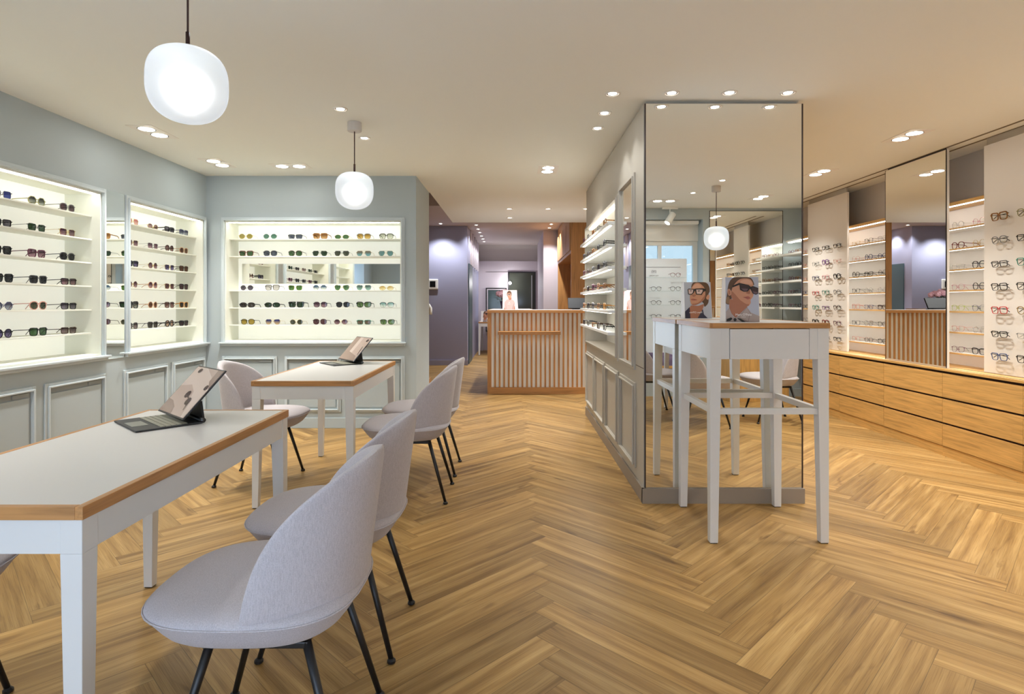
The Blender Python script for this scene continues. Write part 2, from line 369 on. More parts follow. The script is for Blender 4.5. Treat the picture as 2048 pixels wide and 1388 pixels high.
# ------------------------------------------------------------------ wall frames: (u, n, z) -> world
T_left = lambda u, n, z: (XL + n, u, z)
T_back = lambda u, n, z: (u, YB - n, z)
T_pil = lambda u, n, z: (XP - n, u, z)
def wainscot(parent, T, spans, mt, z0, z1, slot=0):
    for a, b in spans:
        p = MB(T)
        wd = .03
        p.frame(a + wd, b - wd, z0 + wd, z1 - wd, wd, 0, .012); p.frame(a + wd, b - wd, z0 + wd, z1 - wd, .012, .012, .024)
        o = p.obj('wainscot_frame', mould_lit if slot else mt, parent, bevel=.003)
        if slot:
            q = MB(T).box(a + .05, b - .05, 0, .008, z0 + .05, z1 - .068); q.obj('cupboard_panel', mt, parent)
            d = MB(T).box(a + .035, b - .035, .0005, .002, z1 - .066, z1 - .034)
            d.box(b - .17 if slot > 0 else a + .05, b - .05 if slot > 0 else a + .17, .002, .009, z1 - .058, z1 - .036)
            d.obj('grip_gap_shade', slot_shade_grey, parent)  # grey strips paint the shade of the grip gap
wainscot(wl, T_left, [(1.15, 1.71), (1.79, 2.35), (2.42, 2.98), (3.05, 3.62), (3.69, 4.24), (4.44, 5.0), (5.06, 5.60)], wall_blue, .153, .69, 1)
wainscot(wb, T_back, [(-2.80, -2.27), (-2.20, -1.66), (-1.585, -1.05)], wall_blue, .153, .69, 1)
wainscot(wp, T_pil, [(5.66, 6.26), (5.02, 5.60), (4.37, 4.95), (3.75, 4.28)], wall_taupe, .146, .69)
MB(T_pil).frame(PN0, PN1, .80, 1.98, .035, 0, .012).frame(PN0, PN1, .80, 1.98, .012, .012, .024).obj('niche_moulding', wall_taupe, wp, bevel=.002)
MB(T_pil).frame(3.80, 4.26, .80, 2.01, .03, 0, .012).frame(3.80, 4.26, .80, 2.01, .01, .012, .022).obj('mirror_moulding', wall_taupe, wp, bevel=.002)
MB(T_pil).box(YM, 3.76, -.001, .0005, .803, .807).obj('panel_seam', dark_gap, wp)
MB().box(.99, 1.02, PN0, PN1, .80, 1.98).obj('niche_back', mat('pillar_niche_back', c(216, 210, 198), .5), wp)
lp = MB().box(XP + .02, XP + .05, PN0 + .05, PN1 - .05, 1.970, 1.979).obj('led_strip', led, wp, label='bright light strip at the top of the partition niche')

# ------------------------------------------------------------------ lit display niches
SHELF_Z = [1.823, 1.656, 1.489, 1.323, 1.156, 0.989]
def niche(T, u0, u1, label, mirror_row=False):
    t = thing('display_niche', label, 'display niche', T((u0 + u1) / 2, 0, ZN0), group='lit sunglasses niches')
    inv = Matrix.Translation(-Vector(t.location))
    def TT(u, n, z):
        p = T(u, n, z); return (p[0] - t.location.x, p[1] - t.location.y, p[2] - t.location.z)
    D = .255
    MB(TT).box(u0 + .002, u1 - .002, -D - .012, -D, ZN0 + .002, ZN1 - .002).obj('back_panel', panel_lit, t, label='glowing opal back panel')
    MB(TT).box(u0 - .0, u0 + .012, -D, 0, ZN0, ZN1).box(u1 - .012, u1, -D, 0, ZN0, ZN1).box(u0 + .012, u1 - .012, -D, 0, ZN1 - .012, ZN1).box(u0 + .012, u1 - .012, -D, 0, ZN0, ZN0 + .012).obj('box_lining', niche_white, t)
    MB(TT).box(u0 + .03, u1 - .03, -.036, -.016, ZN1 - .018, ZN1 - .012).obj('led_strip', led, t, label='bright light strip under the top edge')
    MB(TT).frame(u0, u1, ZN0, ZN1, .032, 0, .014, sides='lrt').frame(u0, u1, ZN0, ZN1, .014, .014, .026, sides='lrt') \
        .box(u0 - .045, u1 + .045, 0, .045, ZN0 - .016, ZN0).box(u0 - .035, u1 + .035, 0, .026, ZN0 - .036, ZN0 - .016).obj('moulding', mould_lit, t, bevel=.003)
    for k, z in enumerate(SHELF_Z):
        if mirror_row and k == 2: continue
        MB(TT).box(u0 + .012, u1 - .012, -D, -.06, z - .009, z).obj('shelf', niche_white, t)
    if mirror_row:
        MB(TT).box(u0 + .05, u1 - .013, -D, -D + .006, 1.393, 1.592).obj('mirror_strip', mirror, t, label='horizontal mirror strip between the shelves')
    return t
niche(T_left, *LEFT_N[1], 'large lit sunglasses niche in the left wall, cut by the picture edge')
niche(T_left, *LEFT_N[2], 'lit sunglasses niche in the left wall next to the room corner')
niche(T_left, *LEFT_N[0], 'lit niche in the left wall, seen only in the long mirror strip')
niche(T_back, *BN, 'wide lit sunglasses niche with mirror strip facing the camera', True)
def mirror_thing(label, mb, edge=None):
    o = mb.obj('wall_mirror', mirror); tag(o, label, 'mirror'); return o
mirror_thing('narrow tall mirror strip between the two left wall niches', MB(T_left).box(4.252, 4.446, .0, .006, .79, 2.02))
mirror_thing('narrow tall mirror between the front left wall niches', MB(T_left).box(2.13, 2.38, .0, .006, .79, 2.02))
t = thing('pillar_mirror', 'full height mirror on the front of the taupe partition, behind the bar table', 'mirror', (1.26, YM, .09))
MB().box(-.468, .468, -.006, -.001, 0, 2.307).obj('mirror_glass', mirror, t)
MB().box(.468, .476, -.008, 0, 0, 2.307).box(-.476, -.468, -.008, 0, 0, 2.307).obj('edge_profile', mat('dark_bronze', c(74, 66, 66), .35, .6), t)
t = thing('pillar_mirror', 'slim mirror on the partition side, next to the white eyeglass shelves', 'mirror', (XP, 4.03, .80))
MB().box(-.004, -.001, -.228, .228, 0.002, 1.208).obj('mirror_glass', mirror, t)
t = thing('wall_mirror', 'big mirror on the front wall, seen inside the partition mirror', 'mirror', (2.985, -.5, .3))
MB().box(-.466, .466, .001, .006, 0, 2.08).obj('mirror_glass', mirror, t)
MB().frame(-.466, .466, 0, 2.08, .006, 0, .008).obj('edge_profile', black, t)

# shelves of the partition
for k, z in enumerate(SHELF_Z):
    t = thing('white_shelf', '%s white shelf of the partition, counted from the top' % ('first', 'second', 'third', 'fourth', 'fifth', 'sixth')[k], 'shelf', (XP, 5.335, z - .01), group='white shelves in the partition')
    MB().box(-.075, .21, -.92, .92, -.0225, 0).obj('shelf_board', white, t, bevel=.002)
    MB().box(-.052, -.036, -.86, .86, -.0255, -.0226).obj('led_strip', led, t)
# white shelf niche at the near end of the right wall (only in mirrors)
t = thing('white_shelf_unit', 'white shelf unit at the street end of the right wall, seen in the mirrors', 'shelf', (XR, -.12, .8))
MB().box(-.02, 0, -.3, .3, 0, 1.19).box(-.26, -.02, .28, .3, 0, 1.19).box(-.26, 0, -.3, .3, 1.17, 1.19).obj('niche_lining', white, t)
for z in SHELF_Z: MB().box(-.34, -.02, -.3, .28, z - .833, z - .81).obj('shelf', white, t)
MB().box(-.24, -.2, -.28, .26, 1.16, 1.17).obj('led_strip', led, t)
# ------------------------------------------------------------------ right wall: cabinets, worktop, shelves, sliding panels
ORD = ('first', 'second', 'third', 'fourth', 'fifth', 'sixth', 'seventh', 'eighth', 'ninth', 'tenth')
Y0C, CW = 0.225, 0.733
def cabinet():
    t = thing('drawer_cabinet', '', 'cabinet', (3.37, Y0C + CW / 2, 0), group='oak drawer cabinets along the right wall')
    MB().box(.02, .35, -CW / 2, CW / 2, .075, .667).obj('carcass', dark_gap, t)
    MB().box(.004, .03, -CW / 2, CW / 2, 0, .075).obj('plinth', oak_y, t)
    for z0, z1 in ((.461, .648), (.264, .446), (.079, .249)):
        MB().box(0, .02, -CW / 2 + .0018, CW / 2 - .0018, z0, z1).obj('drawer', oak_y, t, bevel=.001)
    return t
cab0 = cabinet()
names = {5: 'oak three-drawer cabinet cut by the right picture edge', 6: 'oak three-drawer cabinet below the right sliding panel and open shelf',
         7: 'oak three-drawer cabinet below the sliding mirror', 8: 'oak three-drawer cabinet below the far open shelves, right of the bar table',
         9: 'oak three-drawer cabinet partly hidden behind the bar table legs'}
names = {5: names[5], 6: names[6], 7: names[7], 8: names[8], 9: names[9]}
for k in range(10):
    lb = {4: names[5], 5: names[5], 6: names[6], 7: names[8], 8: names[9]}.get(k)
    if k < 5: lb = '%s oak drawer cabinet of the right wall, counted from the street, outside the frame' % ORD[k]
    if k == 5: lb = names[5]
    if k == 6: lb = names[7]
    if k == 7: lb = names[8]
    if k == 8: lb = names[9]
    if k == 9: lb = 'oak drawer cabinet at the far end, behind the partition mirror edge'
    y = Y0C + CW * (k + .5)
    if k == 0: cab0['label'] = lb
    else: dup(cab0, (3.37, y, 0), 0, lb)
YE = Y0C + 10 * CW
t = thing('worktop', 'long oak worktop on the drawer cabinets with sliding panel rails', 'worktop', (3.365, (Y0C + YE) / 2, .667))
hl = (YE - Y0C) / 2
MB().box(0, .355, -hl, hl, 0, .018).obj('board', oak_y, t, bevel=.001)
MB().box(.02, .028, -hl, hl, .018, .021).box(.128, .136, -hl, hl, .018, .021).obj('rail', steel, t)
RZ = [1.802 - .1665 * i for i in range(7)]
SX = 3.535
t = thing('oak_shelf', 'oak top board with light strip above the eyeglass shelves, right wall', 'shelf', (SX, 3.92, 1.977))
MB().box(0, .185, -3.68, 3.66, .006, .034).obj('board', oak_y, t); MB().box(.004, .016, -3.66, 3.64, 0, .006).obj('led_strip', led_shelf, t)
for k, z in enumerate(RZ):
    t = thing('oak_shelf', '%s oak-edged eyeglass shelf of the right wall, counted from the top' % ORD[k], 'shelf', (SX, 3.92, z), group='oak-edged eyeglass shelves')
    MB().box(0, .185, -3.68, 3.66, -.012, -.0005).obj('board', panel_white, t)
    MB().box(-.002, 0, -3.68, 3.66, -.0135, .0).obj('oak_edge', oak_y, t, label='thin oak front edge')
    MB().box(.006, .016, -3.66, 3.64, -.0135, -.012).obj('led_strip', led_shelf, t)
bp = struct(MB().box(XR - .004, XR, .24, 7.58, .685, 1.977).obj('trim_shelf_back', panel_white), 'white back panel behind the eyeglass shelves', 'panel')
def sliding(y0, y1, label, mir=False):
    x = 3.39 if mir else 3.495
    t = thing('sliding_mirror' if mir else 'sliding_display', label, 'mirror' if mir else 'sliding panel', (x, (y0 + y1) / 2, .690))
    h = (y1 - y0) / 2; top = 2.405 if mir else 2.365
    MB().box(.001, .022, -h, h, 0, top - .69).obj('panel', panel_white, t)
    if mir:
        MB().box(-.004, .0008, -h + .004, h - .004, .012, top - .69 - .006).obj('mirror_glass', mirror, t)
        MB().box(-.004, .001, -h - .003, -h, 0, top - .69).box(-.004, .001, h, h + .003, 0, top - .69).obj('edge_profile', black, t)
    MB().box(.006, .016, -h + .02, h - .02, top - .69, CZ - .693).obj('hanger_rail', black if mir else steel, t)
    return t
sliding(3.61, 4.37, 'white sliding panel with eyeglasses at the right picture edge')
sliding(6.166, 6.99, 'white sliding panel with eyeglasses right of the partition mirror')
sliding(.72, 1.3, 'white sliding panel near the street, seen only in mirrors')
sliding(4.605, 5.357, 'tall sliding mirror in front of the oak shelves, reflecting the counter', True)
sliding(1.85, 2.55, 'tall sliding mirror near the street, outside the frame', True)

# ------------------------------------------------------------------ eyewear
def outline(shape, a, b, n=32):
    P = []
    for k in range(n):
        t = 2 * PI * k / n; cs, sn = math.cos(t), math.sin(t)
        p = {'round': 2, 'double': 2, 'oval': 2.1, 'panto': 2.5, 'square': 3.6, 'rect': 4.2, 'hex': 3.0, 'aviator': 2.5, 'cateye': 2.8, 'club': 3.0, 'flat': 4.0, 'slim': 2.4}[shape]
        x = a * math.copysign(abs(cs) ** (2 / p), cs); z = b * math.copysign(abs(sn) ** (2 / p), sn)
        if shape == 'hex':
            r = .94 / max(abs(math.cos(t - q * PI / 4)) for q in range(8))
            x = a * r * cs * 1.03; z = b * r * sn; x *= 1 - .10 * max(0, -z / b)
        if shape in ('panto', 'club', 'cateye') and z < 0: x *= 1 - .20 * (z / b) ** 2
        if shape in ('square', 'flat', 'rect'): x *= 1 - .13 * (.5 - z / b / 2) ** 1.3; z = min(z, b * (.93 - .05 * (x < 0)))
        if shape == 'aviator':
            q = .5 - z / b / 2
            x *= (1 - .46 * q ** 1.6) if x < 0 else (1 - .16 * q ** 2); z = min(z, .84 * b)
        if shape == 'cateye' and z > 0: z += .30 * b * max(0, x / a) ** 2
        if shape == 'flat' and z > 0: z = min(z, .72 * b)
        P.append((x, z))
    return P
DIM = {'round': (.0245, .0245), 'double': (.025, .0235), 'oval': (.029, .020), 'panto': (.027, .0235), 'square': (.0285, .0235), 'rect': (.0285, .0195), 'hex': (.0275, .0245),
       'aviator': (.030, .0265), 'cateye': (.0285, .0215), 'club': (.0275, .0225), 'flat': (.0305, .0255), 'slim': (.0305, .0195)}
GM = {}
def glasses_mesh(shape, style, folded=False):
    """meshes of front, lens pair and two temples; the front looks to -Y, lens bottoms stand at z = 0"""
    key = (shape, style, folded)
    if key in GM: return GM[key]
    a, b = DIM[shape]
    rt = {'wire': .0014, 'thin': .0031, 'thick': .0050}[style]; dep = {'wire': .0012, 'thin': .0019, 'thick': .0026}[style]
    gap = .0085 if style != 'wire' else .0095
    cx = gap + a; zc = b + rt; ol = outline(shape, a, b); n = len(ol)
    fr = MB()
    lens = []
    for sg in (-1, 1):
        ring = []
        for k in range(n):
            x, z = ol[k]; xn, zn = ol[(k + 1) % n]; xp, zp = ol[k - 1]
            tx, tz = xn - xp, zn - zp; q = math.hypot(tx, tz) or 1; nx, nz = tz / q, -tx / q
            th = rt
            if shape == 'club' and z > .25 * b: th = rt + .0035
            if shape in ('rect', 'flat', 'cateye', 'square', 'panto') and style != 'wire' and z > .4 * b: th = rt * 1.6
            wrap = .004 * (x / a) ** 2 if x > 0 else 0
            X0, X1 = sg * (cx + x), sg * (cx + x + nx * th); Z0, Z1 = zc + z, zc + z + nz * th
            ring.append([(X0, wrap - dep, Z0), (X1, wrap - dep, Z1), (X1, wrap + dep, Z1), (X0, wrap + dep, Z0)])
        vs = [p for r in ring for p in r]
        fs = [(i * 4 + k, i * 4 + (k + 1) % 4, ((i + 1) % n) * 4 + (k + 1) % 4, ((i + 1) % n) * 4 + k) for i in range(n) for k in range(4)]
        fr.add(vs, fs)
        lm = MB()
        lm.add([(sg * (cx + x), .004 * (x / a) ** 2 if x > 0 else 0, zc + z) for x, z in ol] + [(sg * cx, -.0022, zc)], [(i, (i + 1) % n, n) for i in range(n)])
        lens.append(lm)
    zb = zc + (.38 * b if shape not in ('round', 'oval', 'slim', 'double') else .2 * b)
    bw = gap + .003
    fr.tube([(-bw, 0, zb - .002), (-bw * .5, -.002, zb + .0015), (bw * .5, -.002, zb + .0015), (bw, 0, zb - .002)], max(rt * .75, .0013), 6)
    if shape in ('aviator', 'double'): fr.tube([(-cx * .85, 0, zc + b * .86), (0, -.001, zc + b * (1.0 if shape == 'double' else .86)), (cx * .85, 0, zc + b * .86)], .0013, 6)
    zt = zc + b * (.62 if shape in ('rect', 'square', 'flat', 'cateye', 'club', 'panto') else .30)
    xe = cx + a + rt
    for sg in (-1, 1):
        fr.box(min(sg * (xe - .004), sg * (xe + .005)), max(sg * (xe - .004), sg * (xe + .005)), .001, .007, zt - .0025, zt + .0025)
        if style == 'wire': fr.tube([(sg * .006, .002, zb - .004), (sg * .0075, .007, zc - .006)], .0022, 5)
    tm = []
    for sg in (-1, 1):
        pts = [(sg * (xe + .004), .004, zt), (sg * (xe + .004), .055, zt - .002), (sg * (xe + .002), .098, zt - .004), (sg * xe, .118, zt - .011), (sg * (xe - .002), .138, .004)]
        if folded:
            k = .006 + (.005 if sg > 0 else 0)
            pts = [(sg * (xe + .003), .004, zt), (sg * (xe - .004), k + .006, zt - .001), (0, k + .010, zt - .006), (-sg * .045, k + .011, zt - .011), (-sg * .072, k + .008, zt - .028)]
        t = MB()
        if style == 'wire' or folded: t.tube(pts, .0014 if style == 'wire' else .0024, 6)
        elif style == 'wire': t.tube(pts, .0013, 5); t.tube([pts[3], pts[4]], .0022, 5)
        elif style == 'thin': t.rail(pts, .0014, .0023)
        else: t.rail(pts, .0019, .0042)
        tm.append(t)
    ph = mat('frame_placeholder', (.1, .1, .1))
    r = (fr.mesh('frame_front', ph), lens[0].mesh('lens', ph, True), lens[1].mesh('lens', ph, True), tm[0].mesh('temple', ph), tm[1].mesh('temple', ph), zc, b)
    GM[key] = r
    return r
FRAME_C = {'gold': ((0.62, .46, .20), .25, 1), 'silver': ((.6, .6, .62), .25, 1), 'gunmetal': ((.12, .12, .13), .3, 1), 'black': ((.010, .010, .012), .25, 0), 'dark brown': ((.04, .018, .010), .25, 0),
           'dark red': ((.16, .015, .012), .25, 0), 'tortoise': ((.24, .10, .025), .25, 0), 'grey': ((.18, .18, .18), .3, 0), 'tan': ((.55, .32, .18), .35, 0), 'rose': ((.62, .30, .24), .3, 0),
           'green': ((.02, .22, .15), .3, 0), 'amber': ((.50, .22, .03), .25, 0), 'navy': ((.02, .025, .10), .3, 0), 'burgundy': ((.12, .02, .05), .3, 0), 'red': ((.50, .02, .02), .3, 0),
           'purple': ((.16, .06, .22), .3, 0), 'blue': ((.03, .07, .22), .3, 0), 'teal': ((.02, .28, .22), .3, 0), 'pink': ((.60, .25, .28), .3, 0), 'lime': ((.45, .52, .05), .3, 0), 'crystal': ((.62, .60, .56), .2, 0),
           'olive': ((.28, .26, .10), .3, 0)}
def frame_mat(k):
    col, ro, me = FRAME_C[k]
    if k in ('tortoise', 'dark brown', 'amber'): return mat('acetate_' + k.replace(' ', '_'), col, ro, me, noise=.75, nscale=140)
    return mat('frame_' + k.replace(' ', '_'), col, ro, me)
# lens tints: (top, bottom, shine)
LENS_C = {'olive': ((.40, .33, .08), (.42, .35, .10)), 'teal': ((.10, .24, .19), (.12, .27, .21)), 'slate': ((.09, .11, .16), (.11, .13, .19)), 'brown gradient': ((.26, .11, .03), (.70, .42, .18)),
          'green': ((.07, .16, .07), (.10, .21, .09)), 'amber gradient': ((.42, .24, .03), (.80, .56, .18)), 'pale grey': ((.36, .38, .32), (.60, .62, .54)), 'dark green': ((.035, .075, .04), (.05, .10, .055)),
          'turquoise blue': ((.30, .27, .20), (.26, .62, .72)), 'teal blue': ((.20, .40, .42), (.22, .45, .47)), 'violet grey': ((.09, .08, .11), (.11, .095, .13)), 'light grey': ((.38, .36, .36), (.42, .40, .40)),
          'blue fading to clear': ((.03, .10, .22), (.75, .80, .78)), 'grass green': ((.06, .14, .03), (.07, .16, .04)), 'green gradient': ((.12, .20, .18), (.35, .58, .50)), 'yellow gradient': ((.55, .36, .10), (.92, .80, .45)),
          'brown grey': ((.07, .055, .05), (.09, .07, .065)), 'plum gradient': ((.10, .03, .07), (.50, .30, .36)), 'light green': ((.17, .30, .10), (.24, .40, .15)), 'pale teal gradient': ((.25, .45, .44), (.88, .92, .86)),
          'yellow': ((.62, .42, .06), (.66, .46, .08)), 'blue to peach': ((.03, .05, .30), (.95, .66, .38)), 'plum': ((.16, .06, .07), (.18, .07, .085)), 'taupe': ((.22, .16, .11), (.26, .19, .14)),
          'grey gradient': ((.06, .06, .06), (.42, .44, .40)), 'blue': ((.04, .05, .22), (.06, .08, .30)), 'dark grey': ((.035, .037, .045), (.05, .052, .062)), 'plum grey': ((.11, .06, .08), (.16, .10, .12)),
          'rose gradient': ((.60, .20, .20), (.85, .52, .48)), 'rose brown': ((.18, .08, .08), (.40, .24, .22)), 'brown': ((.16, .06, .03), (.24, .10, .06)), 'violet blue': ((.05, .035, .14), (.25, .20, .42)),
          'peach': ((.62, .38, .26), (.75, .52, .38)), 'green grey': ((.08, .09, .06), (.12, .13, .09)), 'blue gradient': ((.10, .10, .20), (.50, .55, .66)), 'violet gradient': ((.08, .06, .10), (.36, .32, .42)), 'rose grey': ((.12, .07, .08), (.42, .32, .34)),
          'clear': ((.96, .97, .96), (.96, .97, .96))}
def lens_mat(k, b):
    nm = 'lens_' + k.replace(' ', '_')
    dk = (1, 1) if k in ('clear', 'light grey', 'pale grey', 'pale teal gradient', 'yellow gradient') else (.62, .75)
    if nm in MATS: return MATS[nm]
    m = bpy.data.materials.new(nm); m.use_nodes = True; MATS[nm] = m; nt = m.node_tree; N = nt.nodes; L = nt.links; N.remove(N['Principled BSDF'])
    tc = N.new('ShaderNodeTexCoord'); sp = N.new('ShaderNodeSeparateXYZ'); L.new(tc.outputs['Object'], sp.inputs[0])
    mr = N.new('ShaderNodeMapRange'); mr.inputs['From Min'].default_value = .004; mr.inputs['From Max'].default_value = .045; L.new(sp.outputs[2], mr.inputs['Value'])
    r = N.new('ShaderNodeValToRGB'); top, bot = ([v * f for v in q] for q, f in zip(LENS_C[k], dk)); r.color_ramp.elements[0].color = (*bot, 1); r.color_ramp.elements[1].color = (*top, 1)
    r.color_ramp.elements[0].position = .1; r.color_ramp.elements[1].position = .85
    L.new(mr.outputs[0], r.inputs[0])
    t = N.new('ShaderNodeBsdfTransparent'); L.new(r.outputs[0], t.inputs[0])
    g = N.new('ShaderNodeBsdfGlossy'); g.inputs['Roughness'].default_value = .03
    x = N.new('ShaderNodeMixShader'); x.inputs[0].default_value = .05 if k != 'clear' else .04
    L.new(t.outputs[0], x.inputs[1]); L.new(g.outputs[0], x.inputs[2]); L.new(x.outputs[0], N['Material Output'].inputs[0])
    return m
def eyewear(shape, style, fc, lc, loc, rz, label, group, sun=True, tilt=0.0, temple_c=None, folded=False):
    fr, l0, l1, t0, t1, zc, b = glasses_mesh(shape, style, folded)
    assert len(label.split()) <= 16, label
    t = thing('sunglasses' if sun else 'eyeglasses', label, 'sunglasses' if sun else 'eyeglasses', loc, rz, group)
    if tilt: t.rotation_euler = (tilt, 0, rz)
    for nm, me, mt in (('frame_front', fr, frame_mat(fc)), ('lens', l0, lens_mat(lc, b)), ('lens', l1, lens_mat(lc, b)), ('temple', t0, frame_mat(temple_c or fc)), ('temple', t1, frame_mat(temple_c or fc))):
        o = bpy.data.objects.new(nm, me); COL.objects.link(o); o.parent = t
        o.material_slots[0].link = 'OBJECT'; o.material_slots[0].material = mt
    return t
SHN = {'hex': 'hexagonal', 'square': 'square', 'round': 'round', 'double': 'round double-bridge', 'panto': 'panto', 'rect': 'rectangular', 'aviator': 'aviator', 'cateye': 'cat-eye', 'oval': 'oval', 'club': 'browline', 'flat': 'flat-top', 'slim': 'slim oval'}
W_, T_, K_ = 'wire', 'thin', 'thick'
back = [
 [('hex', W_, 'gold', 'olive'), ('hex', W_, 'silver', 'teal'), ('rect', T_, 'black', 'slate'), ('square', K_, 'tortoise', 'brown gradient'), ('oval', W_, 'gold', 'green'), ('club', T_, 'grey', 'amber gradient'), ('club', T_, 'black', 'pale grey')],
 [('square', T_, 'dark red', 'green'), ('panto', T_, 'black', 'slate'), ('panto', T_, 'dark brown', 'green'), ('aviator', W_, 'black', 'dark green'), ('aviator', W_, 'gunmetal', 'green grey'), ('aviator', W_, 'gold', 'turquoise blue'), ('aviator', W_, 'gold', 'teal blue')],
 None,
 [('double', W_, 'gunmetal', 'violet grey'), ('square', T_, 'black', 'light grey'), ('square', W_, 'gold', 'grass green'), ('hex', W_, 'gunmetal', 'blue fading to clear'), ('aviator', W_, 'gold', 'green'), ('aviator', W_, 'silver', 'green gradient'), ('oval', W_, 'gold', 'yellow gradient')],
 [('slim', K_, 'black', 'brown grey'), ('slim', K_, 'black', 'dark green'), ('flat', K_, 'black', 'dark green'), ('panto', T_, 'black', 'plum gradient'), ('panto', T_, 'black', 'dark grey'), ('cateye', K_, 'black', 'light green'), ('club', W_, 'black', 'pale teal gradient')],
 [('panto', T_, 'black', 'yellow'), ('aviator', W_, 'gold', 'blue to peach'), ('double', W_, 'gold', 'green grey'), ('panto', T_, 'dark brown', 'plum'), ('hex', W_, 'gold', 'plum gradient'), ('rect', T_, 'green', 'taupe'), ('cateye', T_, 'dark brown', 'light green')]]
bx = [[492, 540.5, 591, 641, 684, 728, 773], [493, 541, 591, 640, 684, 728, 772], None, [494, 545, 591, 640, 684, 728, 773], [495, 545, 593, 641, 686, 728, 774], [496, 546, 593, 640, 682, 728, 775]]
rowN = ('top', 'second', 'third', 'fourth', 'fifth', 'bottom')
rb = ('top', 'second', '', 'third', 'fourth', 'bottom')
for k, row in enumerate(back):
    if not row: continue
    for i, (sh, st, fc, lc) in enumerate(row):
        x = (bx[k][i] - VX) * (5.735) / F
        eyewear(sh, st, fc, lc, (x, 5.73, SHELF_Z[k] + .0005), 0, '%s %s sunglasses, %s lenses, %s from left, %s shelf, facing niche' % (fc, SHN[sh], lc, ORD[i], rb[k]), 'sunglasses in the niche facing the camera')
big = [
 [('panto', T_, 'grey', 'plum grey'), ('hex', T_, 'olive', 'grey gradient'), ('square', W_, 'gunmetal', 'blue')],
 [('square', W_, 'gold', 'plum gradient'), ('square', W_, 'black', 'dark green'), ('rect', T_, 'black', 'violet grey')],
 [('panto', T_, 'gunmetal', 'dark grey'), ('square', T_, 'burgundy', 'plum gradient'), ('square', T_, 'black', 'dark grey')],
 [('rect', T_, 'black', 'plum gradient'), ('square', T_, 'gunmetal', 'dark grey'), ('square', T_, 'black', 'dark grey')],
 [('rect', T_, 'black', 'violet gradient'), ('panto', T_, 'rose', 'green grey'), ('hex', W_, 'navy', 'blue gradient')],
 [('rect', T_, 'dark brown', 'rose grey'), ('square', T_, 'black', 'green'), ('round', T_, 'black', 'violet blue')]]
for k, row in enumerate(big):
    for i, (sh, st, fc, lc) in enumerate(row):
        eyewear(sh, st, fc, lc, (XL - .095, 4.015 - .258 * i + .012 * (k > 2), SHELF_Z[k] + .0005), PI / 2, '%s %s sunglasses, %s lenses, %s from right, %s shelf, large niche' % (fc, SHN[sh], lc, ORD[i], rowN[k]), 'sunglasses in the large left niche')
    if k in (1, 2, 3):
        for i in range(3, 6):
            sh, st, fc, lc = row[i % 3]
            eyewear(sh, st, fc, lc, (XL - .095, 4.015 - .258 * i, SHELF_Z[k] + .0005), PI / 2, '%s %s sunglasses, %s from right, %s shelf, large niche, off frame' % (fc, SHN[sh], ORD[i], rowN[k]), 'sunglasses in the large left niche')
corner = [
 [('aviator', W_, 'gold', 'rose gradient'), ('oval', W_, 'gold', 'rose brown'), ('rect', K_, 'black', 'violet grey'), ('square', T_, 'navy', 'blue gradient')],
 [('square', W_, 'gold', 'plum gradient'), ('square', W_, 'silver', 'plum gradient'), ('round', T_, 'dark brown', 'rose brown'), ('panto', T_, 'tan', 'brown')],
 [('rect', K_, 'black', 'violet blue'), ('round', W_, 'gold', 'plum gradient'), ('square', W_, 'gold', 'violet blue'), ('square', T_, 'dark brown', 'brown')],
 [('round', W_, 'gold', 'plum gradient'), ('round', T_, 'tan', 'plum gradient'), ('square', W_, 'gold', 'plum'), ('square', T_, 'black', 'plum')],
 [('square', K_, 'black', 'grey gradient'), ('round', T_, 'tan', 'brown'), ('square', T_, 'dark brown', 'rose brown'), ('square', T_, 'amber', 'brown grey')],
 [('panto', T_, 'gunmetal', 'rose grey'), ('square', T_, 'gunmetal', 'brown grey'), ('round', K_, 'black', 'peach'), ('rect', K_, 'black', 'plum grey')]]
for k, row in enumerate(corner):
    for i, (sh, st, fc, lc) in enumerate(row):
        eyewear(sh, st, fc, lc, (XL - .095, (4.70, 4.965, 5.205, 5.43)[i], SHELF_Z[k] + .0005), PI / 2, '%s %s sunglasses, %s lenses, %s from left, %s shelf, corner niche' % (fc, SHN[sh], lc, ORD[i], rowN[k]), 'sunglasses in the corner niche of the left wall')
rg = random.Random(11)
def rnd_glasses(dark=False):
    sh = rg.choice(['panto', 'panto', 'round', 'rect', 'square', 'oval', 'hex', 'cateye'])
    st = rg.choice([T_, T_, K_]) if dark else rg.choice([W_, W_, T_])
    fc = rg.choice(['black', 'black', 'dark brown', 'tortoise', 'gunmetal', 'burgundy']) if dark else rg.choice(['gunmetal', 'silver', 'rose', 'black', 'black', 'gold', 'dark brown', 'navy'])
    return sh, st, fc
for k, z in enumerate(SHELF_Z):
    for i in range(5):
        sh, st, fc = rnd_glasses(True)
        if k >= 3 and i == 0: st, fc = T_, ('tortoise', 'amber', 'black')[k - 3]
        lc = rg.choice(['clear', 'light grey', 'rose brown', 'clear'])
        eyewear(sh, st, fc, lc, (XP - .058, 4.70 + .345 * i, z - .0095), -PI / 2, '%s %s glasses, %s from camera, %s white shelf of the partition' % (fc, SHN[sh], ORD[i], rowN[k]), 'glasses on the white partition shelves', sun=False)
